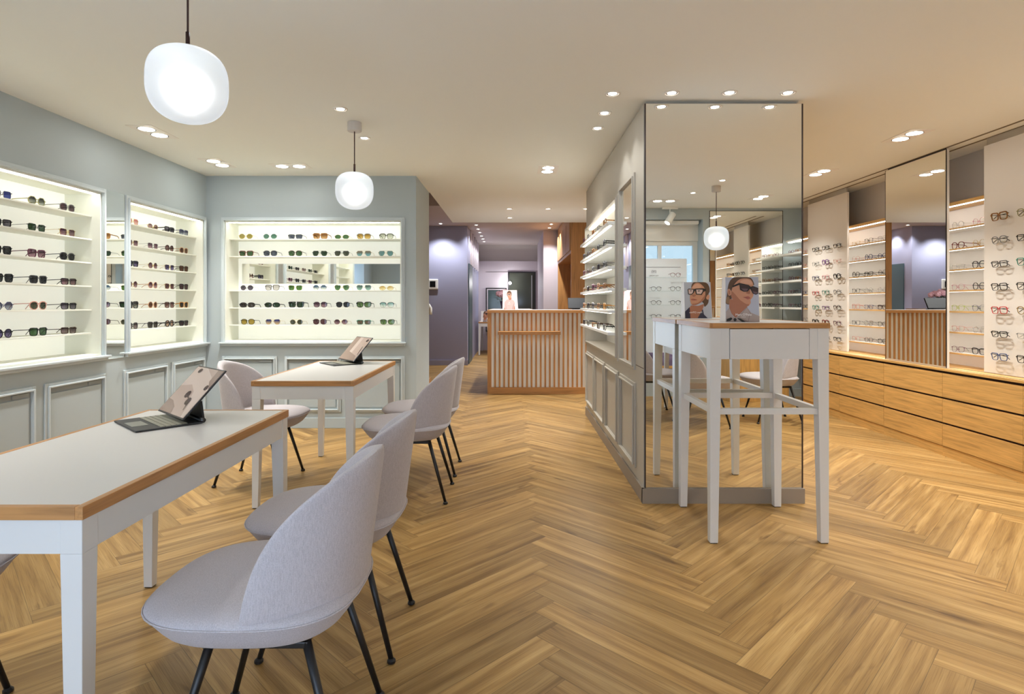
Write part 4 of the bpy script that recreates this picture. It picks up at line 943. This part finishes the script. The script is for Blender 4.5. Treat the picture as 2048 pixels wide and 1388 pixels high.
words(t, "Marc O'Polo", .0165, (.002, -.0075, .033), (PI / 2 - math.atan(sl), 0, 0), (240, 238, 236))
words(t, "EYEWEAR", .0055, (.002, -.0080, .024), (PI / 2 - math.atan(sl), 0, 0), (240, 238, 236))
words(t, "Marc O'Polo", .0165, (-.02, .0905, .033), (PI / 2 + math.atan(sl2), 0, PI), (240, 238, 236))
# card of the man in a pink sweatshirt on the counter
def q(x, y): return ((x - 660) / 470, (1010 - y) / 610)
pinkman = [('hair', [q(795, 560), q(800, 480), q(840, 425), q(900, 420), q(945, 470), q(948, 560), q(930, 600), q(925, 500), q(820, 500)], 1), ('skin2', [q(850, 640), q(930, 610), q(935, 690), q(890, 710), q(860, 690)], 1),
           ('skin', [q(812, 510), q(840, 490), q(920, 490), q(935, 560), q(925, 620), q(885, 660), q(845, 640), q(820, 590)], 1), ('black', [q(800, 530), q(860, 515), q(925, 505), q(930, 535), q(880, 560), q(865, 545), q(830, 575), q(805, 560)], 0),
           ('clear', [q(812, 540), q(855, 530), q(850, 555), q(825, 565)], 0), ('clear', [q(880, 530), q(920, 522), q(918, 540), q(885, 550)], 0), ('lip', [q(850, 615), q(885, 605), q(890, 618), q(860, 625)], 1),
           ('sweat', [q(720, 1010), q(725, 770), q(780, 700), q(855, 680), q(890, 712), q(935, 680), q(1020, 730), q(1045, 800), q(1040, 1010)], 0), ('shirt2', [q(770, 1000), q(745, 780), q(765, 900), q(780, 1010)], 0), ('shirt2', [q(950, 1010), q(985, 880), q(1035, 760), q(1000, 900), q(965, 1010)], 0),
           ('skin2', [q(700, 1010), q(715, 930), q(740, 1010)], 0), ('skin2', [q(1000, 1010), q(1010, 910), q(1040, 900), q(1045, 1010)], 0), ('white', [q(815, 830), q(910, 822), q(910, 828), q(815, 838)], 0), ('white', [q(850, 775), q(882, 772), q(882, 788), q(852, 790)], 0)]
t = thing('photo_card', 'photo display card of a man in a pink sweatshirt on the slatted counter', 'display card', (-.05, 8.02, 1.108))
MB().add([(-.107, 0, 0), (.107, 0, 0), (.107, .09, 0), (-.107, .09, 0), (-.103, .02, .268), (.085, .02, .268), (.085, .06, .268), (-.103, .06, .268)], [(3, 2, 1, 0), (4, 5, 6, 7), (0, 1, 5, 4), (1, 2, 6, 5), (2, 3, 7, 6), (3, 0, 4, 7)]).obj('card_body', mat('card_pink', c(232, 206, 200), .5), t)
picture(t, pinkman, .205, .266, lambda x, y, k: (-.103 + x * (1 - .06 * y / .266), -.0006 + y * .02 / .268 - .0006 * k, y), bg='pinkbg')
t = thing('photo_card', 'small white photo card of a face with sunglasses, on the rear room table', 'display card', (-.68, 13.62, .765))
MB().add([(-.09, 0, 0), (.09, 0, 0), (.09, .09, 0), (-.09, .09, 0), (-.08, .02, .25), (.09, .02, .25), (.09, .06, .25), (-.08, .06, .25)], [(3, 2, 1, 0), (4, 5, 6, 7), (0, 1, 5, 4), (1, 2, 6, 5), (2, 3, 7, 6), (3, 0, 4, 7)]).obj('card_body', mat('card_white', c(228, 222, 220)), t)
picture(t, [(k, [(min(1, .25 + x * .8), y) for x, y in p], s_) for k, p, s_ in man1[:20]], .17, .245, lambda x, y, k: (-.082 + x, -.0006 + y * .02 / .25 - .0006 * k, y), bg='white')
# ------------------------------------------------------------------ counter and rear area
t = thing('reception_counter', 'reception counter with vertical oak slats on white, at the end of the room', 'counter', (.775, 7.75, 0))
CX0, CX1 = -1.125, 1.125
MB().box(CX0 + .02, CX1, .03, .42, .0, 1.07).box(CX0 + .02, CX0 + .62, .42, 2.0, 0, 1.07).obj('carcass', white, t, label='white backing and body')
s = MB(); n = 36; pitch = (CX1 - CX0 - .08) / n
for k in range(n + 1): x = CX0 + .04 + k * pitch; s.box(x - .0115, x + .0115, .016, .03, .086, 1.07)
s.obj('oak_slats', oakd_z, t, label='vertical oak slats')
MB().box(CX0, CX0 + .04, -.004, .45, 0, 1.07).obj('side_panel', oakd_z, t); MB().box(CX1 - .04, CX1, -.004, .45, 0, 1.07).obj('side_panel', oakd_z, t); MB().box(CX0, CX0 + .02, .45, 2.0, 0, 1.07).obj('side_panel', oakd_z, t)
MB().box(CX0 + .04, CX1 - .04, -.006, .03, 0, .086).obj('plinth', oakd_x, t)
MB().box(CX0 - .004, CX1, -.012, .45, 1.07, 1.108).box(CX0 - .004, CX0 + .62, .45, 2.0, 1.07, 1.108).obj('countertop', oakd_x, t, bevel=.002)
MB().box(CX0 + .02, CX1 - .02, .012, .43, 1.1075, 1.1092).box(CX0 + .02, CX0 + .60, .43, 1.98, 1.1075, 1.1092).obj('top_inlay', table_top_m, t)
MB().box(-.983, -.168, -.11, 0, .787, .83).obj('bag_ledge', oakd_x, t, bevel=.002)
t = thing('computer_monitor', 'black point-of-sale screen on the counter', 'monitor', (.90, 8.14, 1.108))
MB().box(-.09, .09, -.02, .11, 0, .012).obj('foot', black, t); MB().add([(-.15, -.03, .02), (.15, -.03, .02), (.15, .05, .165), (-.15, .05, .165), (-.15, -.01, .012), (.15, -.01, .012), (.15, .07, .157), (-.15, .07, .157)],
   [(0, 1, 2, 3), (7, 6, 5, 4), (0, 4, 5, 1), (1, 5, 6, 2), (2, 6, 7, 3), (3, 7, 4, 0)]).obj('screen', black_gloss, t, bevel=.004)
# hydrangea
t = thing('potted_hydrangea', 'pink hydrangea in a dark purple pot on the counter, behind the photo card', 'plant', (-.15, 9.52, 1.109))
MB().lathe([(.055, 0), (.075, .10), (.08, .12), (.072, .12), (.066, .105)], 20).obj('pot', mat('pot_purple', c(70, 52, 84), .4), t, smooth=True)
rr = random.Random(5); lf = MB()
for k in range(70):
    a = rr.uniform(0, 2 * PI); r = rr.uniform(.04, .17); z = rr.uniform(.10, .22); x, y = r * math.cos(a), r * math.sin(a); q_ = rr.uniform(.02, .04); ta = a + rr.uniform(-.6, .6)
    d = Vector((math.cos(ta), math.sin(ta), rr.uniform(-.5, .5))).normalized() * q_; e = Vector((-math.sin(ta), math.cos(ta), rr.uniform(-.3, .3))) * q_ * .55; p = Vector((x, y, z))
    lf.quad([tuple(p - d), tuple(p + e), tuple(p + d), tuple(p - e)])
for k in range(7): a = k * .9; lf.tube([(0, 0, .11), (.10 * math.cos(a), .10 * math.sin(a), .24)], .004, 5)
lf.obj('foliage', mat('leaf_green', c(46, 82, 36), .5, noise=.4, nscale=30), t)
for k in range(9):
    a = k * 2.4; r = .045 * math.sqrt(k) + .01; x, y, z = r * math.cos(a), r * math.sin(a), .275 - r * .35; f = MB()
    for j in range(60):
        u = rr.uniform(-1, 1); b_ = rr.uniform(0, 2 * PI); s_ = math.sqrt(1 - u * u); nrm = Vector((s_ * math.cos(b_), s_ * math.sin(b_), u)); p = Vector((x, y, z)) + nrm * .046
        e1 = nrm.orthogonal().normalized(); e2 = nrm.cross(e1)
        f.quad([tuple(p + e1 * .013), tuple(p + e2 * .013 + nrm * .004), tuple(p - e1 * .013), tuple(p - e2 * .013 + nrm * .004)])
    f.lathe([(.01, z - .04), (.036, z - .025), (.044, z), (.036, z + .026), (.01, z + .04)], 10, x, y); f.obj('flower_head', mat('hydrangea_pink', c(236, 190, 204), .7, noise=.25, nscale=60), t)
# tall oak cabinet
t = thing('tall_cabinet', 'tall oak wall cabinet with four upper doors beside the pale column', 'cabinet', (.888, 9.15, 0))
MB().box(0, .9, 0, .03, 0, 2.68).box(0, .03, .03, 2.75, 0, .12).box(.32, .9, .03, 2.75, 0, 2.68).box(0, .32, .03, 2.75, 1.98, 2.68).box(0, .32, 2.72, 2.75, 0, 2.68).obj('carcass', oakd_z, t)
for k in range(4): y = .06 + k * .66; MB().box(-.018, 0, y, y + .62, 2.03, 2.5).obj('door', oakd_z, t, bevel=.003)
t = thing('wall_banner', 'blue-violet hanging banner inside the oak cabinet niche', 'banner', (1.19, 10.2, 1.5))
MB().box(-.012, 0, -.25, .25, -.28, .45).obj('banner_sheet', mat('banner_violet', c(78, 70, 128), .5, noise=.4, nscale=3), t)
# rear wall furniture
t = thing('rear_cabinet_wall', 'pale grey panelled cabinet front on the very back wall', 'cabinet', (-.1, 15.04, 0))
MB().box(-.8, .80, -.14, 0, 0, 2.26).obj('panel_front', wall_lilac, t); MB().box(-.62, .66, -.145, -.14, 1.985, 1.992).obj('panel_seam', dark_gap, t)
t = thing('glass_door', 'dark glass door with black frame in the back wall', 'door', (.2, 14.9, 0))
MB().frame(-.32, .32, .05, 1.96, .03, -.03, 0).obj('door_frame', black, t); MB().box(-.32, .32, -.018, -.01, .05, 1.96).obj('door_pane', mat('dark_door_glass', c(58, 60, 54), .08), t)
MB().box(.24, .26, -.04, -.018, .1, 1.9).obj('pull_bar', steel, t)
t = thing('interior_window', 'small black framed window in the back wall', 'window', (-.45, 14.9, .5))
MB().frame(-.24, .24, 0, 1.06, .025, -.03, 0).obj('outer_frame', black, t); MB().frame(-.21, .21, .03, 1.03, .025, -.034, 0).obj('inner_frame', wall_lilac, t); MB().box(-.21, .21, -.02, -.01, .03, 1.03).obj('pane', mat('dim_glass', c(70, 84, 84), .08), t)
t = thing('glint_ball', 'added glowing ball standing in for a spotlight reflection in the dark glass door', 'lamp', (-.10, 14.72, 1.70))  # added glow in place of a spotlight reflected in the door glass
MB().tube([(0, .04, 0), (0, .15, 0)], .012, 8).obj('glint_arm', steel, t); MB().lathe([(.008, -.035), (.03, -.02), (.036, 0), (.03, .02), (.008, .035)], 14).obj('bulb', mat('glint_glow', (1, 1, 1), .5, emit=25), t, smooth=True)
lamp('lamp_light', 'POINT', (0, -.06, 0), 4, NEUT, t, size=.03)  # extra light cast by the added reflection ball
t = thing('wall_intercom', 'white wall intercom with dark screen on the lilac corridor wall', 'intercom', (-1.56, 11.33, 1.56))
MB().box(-.10, .10, -.035, 0, -.10, .10).obj('housing', white, t, bevel=.025, seg=4); MB().box(-.06, .05, -.037, -.034, -.055, .06).obj('screen', black_gloss, t)
t = thing('stair_handrail', 'white handrail end just past the corner of the niche wall', 'handrail', (-1.15, 8.0, 0))
MB().tube([(-2.25, .1, 1.40), (-.2, .1, 1.21), (-.02, .1, 1.17), (0, .1, 1.13), (0, .1, 1.04)], .022, 10).obj('rail', white, t, smooth=True)
MB().box(-.9, -.02, .0, .3, 0, .15).obj('step', oakd_x, t, label='lowest oak stair step')

# ------------------------------------------------------------------ things at the shop window, seen in the partition mirror
t = thing('window_display', 'white window display with glass shelves of eyeglasses, in the partition mirror', 'display stand', (1.78, -.63, .45))
MB().box(-.42, .48, -.03, 0, 0, 1.33).obj('back_board', mat('display_white', c(226, 234, 244), .4), t)
for z in (1.535, 1.357, 1.177, .998): MB().box(-.40, .46, .001, .12, z - .456, z - .45).obj('glass_shelf', glass, t)
MB().box(-.40, .40, .0003, .0015, 1.216, 1.224).obj('groove', mat('display_groove', c(150, 156, 166)), t)
words(t, 'IYI', .055, (.05, .004, 1.14), (PI / 2, 0, PI), (30, 30, 34)); words(t, 'YGU WUNU', .022, (.05, .004, 1.10), (PI / 2, 0, PI), (60, 60, 66))
for k, z in enumerate((1.535, 1.357, 1.177, .998)):
    for i, x in enumerate((1.84, 2.09)):
        if k == 0 and i == 0: continue
        eyewear('panto', T_, 'dark red' if k == 0 else 'black', 'clear', (x, -.545, z + .0005), PI, '%s panto eyeglasses, %s column, %s shelf of the window display' % ('dark red' if k == 0 else 'black', ORD[i], ORD[k]), 'eyeglasses in the window display', sun=False)
t = thing('window_sill_board', 'oak sill board below the window display, in the partition mirror', 'sill', (1.69, -.64, .36))
MB().box(-.74, .74, -.13, .15, 0, .03).obj('board', oak_x, t)
t = thing('picture_card', 'print of a blurred dark red shape below the window display, in the mirror', 'card', (1.95, -.52, .39)); MB().box(-.30, .30, -.006, 0, 0, .17).obj('card', mat('card_dusk', c(120, 110, 150), .4, noise=.7, nscale=6), t)
t = thing('track_spotlight', 'white track spotlight above the window display, in the partition mirror', 'spotlight', (1.98, -.40, CZ))
MB().box(-.10, .10, -.015, .015, -.03, 0).obj('track', white, t); MB().tube([(0, 0, -.03), (0, 0, -.10)], .007, 8).obj('stem', white, t)
o = MB().lathe([(.035, -.07), (.042, -.065), (.042, .08), (.036, .085)], 20).obj('lamp_head', white, t, loc=(0, 0, -.15), smooth=True); o.rotation_euler = (.2, .6, 0)
o2 = MB().lathe([(.030, -.0725), (.034, -.0715)], 20).obj('lamp_face', bulb_small, o)
t = thing('oak_sideboard', 'low oak cabinet against the front wall, under the mirror, in the partition mirror', 'cabinet', (2.98, -.495, 0))
MB().box(-.36, .36, 0, .42, 0, .68).obj('carcass', oak_z, t, bevel=.002)

# ------------------------------------------------------------------ lamps
def pendant(label, x, y, zb):
    t = thing('pendant_lamp', label, 'lamp', (x, y, CZ), group='opal glass pendant lamps')
    b = zb - CZ; H = .247
    MB().lathe([(.044, -.062), (.047, -.058), (.047, -.002), (.044, 0)], 24).obj('canopy', mat('canopy_white', c(206, 200, 194), .5), t, smooth=False, bevel=.001)
    MB().tube([(0, 0, -.06), (0, 0, b + H + .05)], .0035, 8).obj('cord', mat('brown_cord', c(60, 34, 26), .7), t, smooth=True)
    MB().tube([(0, 0, b + H - .004), (0, 0, b + H + .058)], .0068, 12).obj('stem', mat('dark_brown_metal', c(52, 30, 26), .35, .5), t, smooth=True)
    MB().lathe([(.018, b + H - .004), (.020, b + H + .002), (.006, b + H + .004)], 20).obj('cap', mat('dark_brown_metal', c(52, 30, 26)), t)
    prof = []
    n = 26
    for k in range(n + 1):
        a = -PI / 2 + PI * k / n; cs, sn = math.cos(a), math.sin(a); p = 2.9 if sn > 0 else 2.45
        r = .126 * abs(cs) ** (2 / p); z = math.copysign(abs(sn) ** (2 / p), sn) * H / 2
        r *= 1 - .035 * (z / (H / 2) < 0) * (z / (H / 2)) ** 2
        prof.append((max(r, .0008), b + H / 2 + z))
    m = bpy.data.materials.get('opal_glass')
    if not m:
        m = bpy.data.materials.new('opal_glass'); m.use_nodes = True; nt = m.node_tree; N = nt.nodes; L = nt.links; bs = N['Principled BSDF']
        bs.inputs['Base Color'].default_value = (.90, .93, .96, 1); bs.inputs['Roughness'].default_value = .60
        bs.inputs['Transmission Weight'].default_value = .75; bs.inputs['IOR'].default_value = 1.35
        bs.inputs['Emission Color'].default_value = (.80, .88, .97, 1); bs.inputs['Emission Strength'].default_value = .055
    MB().lathe(prof, 48).obj('glass_shade', m, t, smooth=True)
    zb = b + H * .46
    MB().lathe([(.002, zb - .055), (.03, zb - .046), (.05, zb - .022), (.055, zb), (.05, zb + .022), (.03, zb + .046), (.002, zb + .055)], 24).obj('bulb', mat('pendant_bulb', (1, 1, 1), .5, emit=.9, ecol=(1, .98, .94)), t, smooth=True)
pendant('opal glass pendant lamp above the near table, nearest the camera', -1.105, 1.99, 1.812)
pendant('opal glass pendant lamp above the far table, with its ceiling canopy in view', -1.078, 3.97, 1.833)
pendant('opal glass pendant lamp behind the camera, seen in the partition mirror', 2.11, .93, 1.75)

def double(label, x, y, along_y, energy=E_DOUBLE, tilt=0.0, z=CZ):
    t = thing('recessed_twin_light', label, 'ceiling light', (x, y, z), PI / 2 if along_y else 0, 'recessed twin ceiling lights')
    MB().frame(-.152, .152, -.077, .077, .004, 0, 0) if False else None
    MB().box(-.165, .165, -.09, .09, -.003, 0).obj('trim_plate', trim_white, t)
    for s in (-.076, .076):
        MB().lathe([(.0535, -.0036), (.058, -.0040), (.058, -.003)], 28, s, 0).obj('lamp_ring', black, t)
        MB().lathe([(.001, -.0075), (.040, -.0068), (.051, -.0042)], 28, s, 0).obj('lamp_face', bulb, t, smooth=True)
        l_ = lamp('lamp_light', 'SPOT', (s, 0, -.03), energy, WARM, t, size=.05, cone=118 if not tilt else 104, blend=.9); l_.rotation_euler = (tilt, 0, 0)
    return t
DL = [('twin ceiling light above the left wall, nearest the camera', -2.573, 4.19, 1, 25, -.12), ('twin ceiling light above the left wall, near the room corner', -2.58, 5.12, 1, 20, -.22), ('twin ceiling light parallel to the niche wall', -1.99, 5.235, 0, 12, .001),
      ('twin ceiling light in the passage left of the partition', .309, 5.37, 1, 22), ('twin ceiling light above the oak cabinets, nearer to the camera', 2.872, 4.29, 1, 26, .12), ('twin ceiling light above the oak cabinets, beside the partition mirror', 2.862, 5.50, 1, 26, .12),
      ('twin ceiling light in the partition mirror, parallel to the window', 1.79, .04, 0, 8), ('twin ceiling light in the partition mirror, near the front wall mirror', 2.85, .27, 1, 10),
      ('twin ceiling light above the left wall, out of the frame, third from the corner', -2.573, 2.6, 1, 12), ('twin ceiling light above the left wall, out of the frame, fourth from the corner', -2.573, 1.2, 1, 8), ('twin ceiling light above the right wall, out of the frame', 2.87, 3.0, 1), ('twin ceiling light above the right wall, out of the frame, nearer the street', 2.87, 1.7, 1),
      ('twin ceiling light behind the partition, hidden', 2.86, 6.75, 1)]
for a in DL: double(*a)
def single(label, x, y, z=CZ, energy=E_SINGLE, r=.034, cone=115, color=NEUT):
    t = thing('recessed_spot', label, 'ceiling light', (x, y, z), 0, 'small round recessed ceiling spots')
    MB().lathe([(r * .98, -.0010), (r * 1.05, -.006), (r * 1.32, -.004), (r * 1.34, 0)], 28).obj('lamp_ring', trim_white, t, smooth=True)
    MB().lathe([(.001, -.0035), (r * .70, -.003), (r * .74, -.001)], 20).obj('lamp_face', bulb_small, t, smooth=True)
    MB().lathe([(r * .74, -.0012), (r * .98, -.0022), (r, -.0008)], 24).obj('lamp_recess', mat('spot_recess', c(120, 112, 106), .4), t)
    lamp('lamp_light', 'SPOT', (0, 0, -.03), energy, color, t, size=.03, cone=cone, blend=.7)
SL = [('small ceiling spot before the far pendant canopy', -1.09, 3.69), ('small ceiling spot behind the far pendant canopy', -1.105, 4.34), ('small ceiling spot beside the near pendant, out of the frame', -1.10, 2.3), ('small ceiling spot at the near pendant, out of the frame, nearer the camera', -1.10, 1.6),
      ('small ceiling spot in the passage at the partition front corner', .574, 3.42), ('first small ceiling spot along the partition mirror, above its left part', .915, 3.41), ('second small ceiling spot along the partition mirror, above its middle', 1.249, 3.405), ('third small ceiling spot along the partition mirror, at its right corner', 1.588, 3.405),
      ('second small ceiling spot along the partition side', .581, 3.77), ('third small ceiling spot along the partition side', .582, 4.096), ('small ceiling spot in the mirror, next to the reflected pendant', 2.07, 1.22), ('small ceiling spot in the mirror, behind the reflected pendant', 1.98, .56)]
for a in SL: single(*a)
for lb, x, y in (('small ceiling spot before the counter, nearer of the pair', -.06, 7.60), ('small ceiling spot above the counter, farther of the pair', -.06, 8.40), ('small ceiling spot above the middle of the counter', .44, 7.60), ('small ceiling spot above the counter, at the partition end', .93, 7.60)):
    single(lb, x, y, CZ, E_REAR * (.5 if y < 8 else .4))
single('small rear ceiling spot washing the lilac corridor wall', -1.37, 10.98, 2.685, E_REAR * .42, cone=120)
for k, y in enumerate((11.18, 11.79, 12.37, 13.0, 13.6, 14.2)):
    single('%s of the six rear ceiling spots along the fluted wall' % ORD[k], -.72 + .0 * k, y, 2.685, E_REAR * .2)
single('small rear ceiling spot by the oak cabinet, nearer one', .70, 11.05, 2.685, E_REAR * .5); single('small rear ceiling spot before the pale column', .70, 11.6, 2.685, E_REAR * .5)
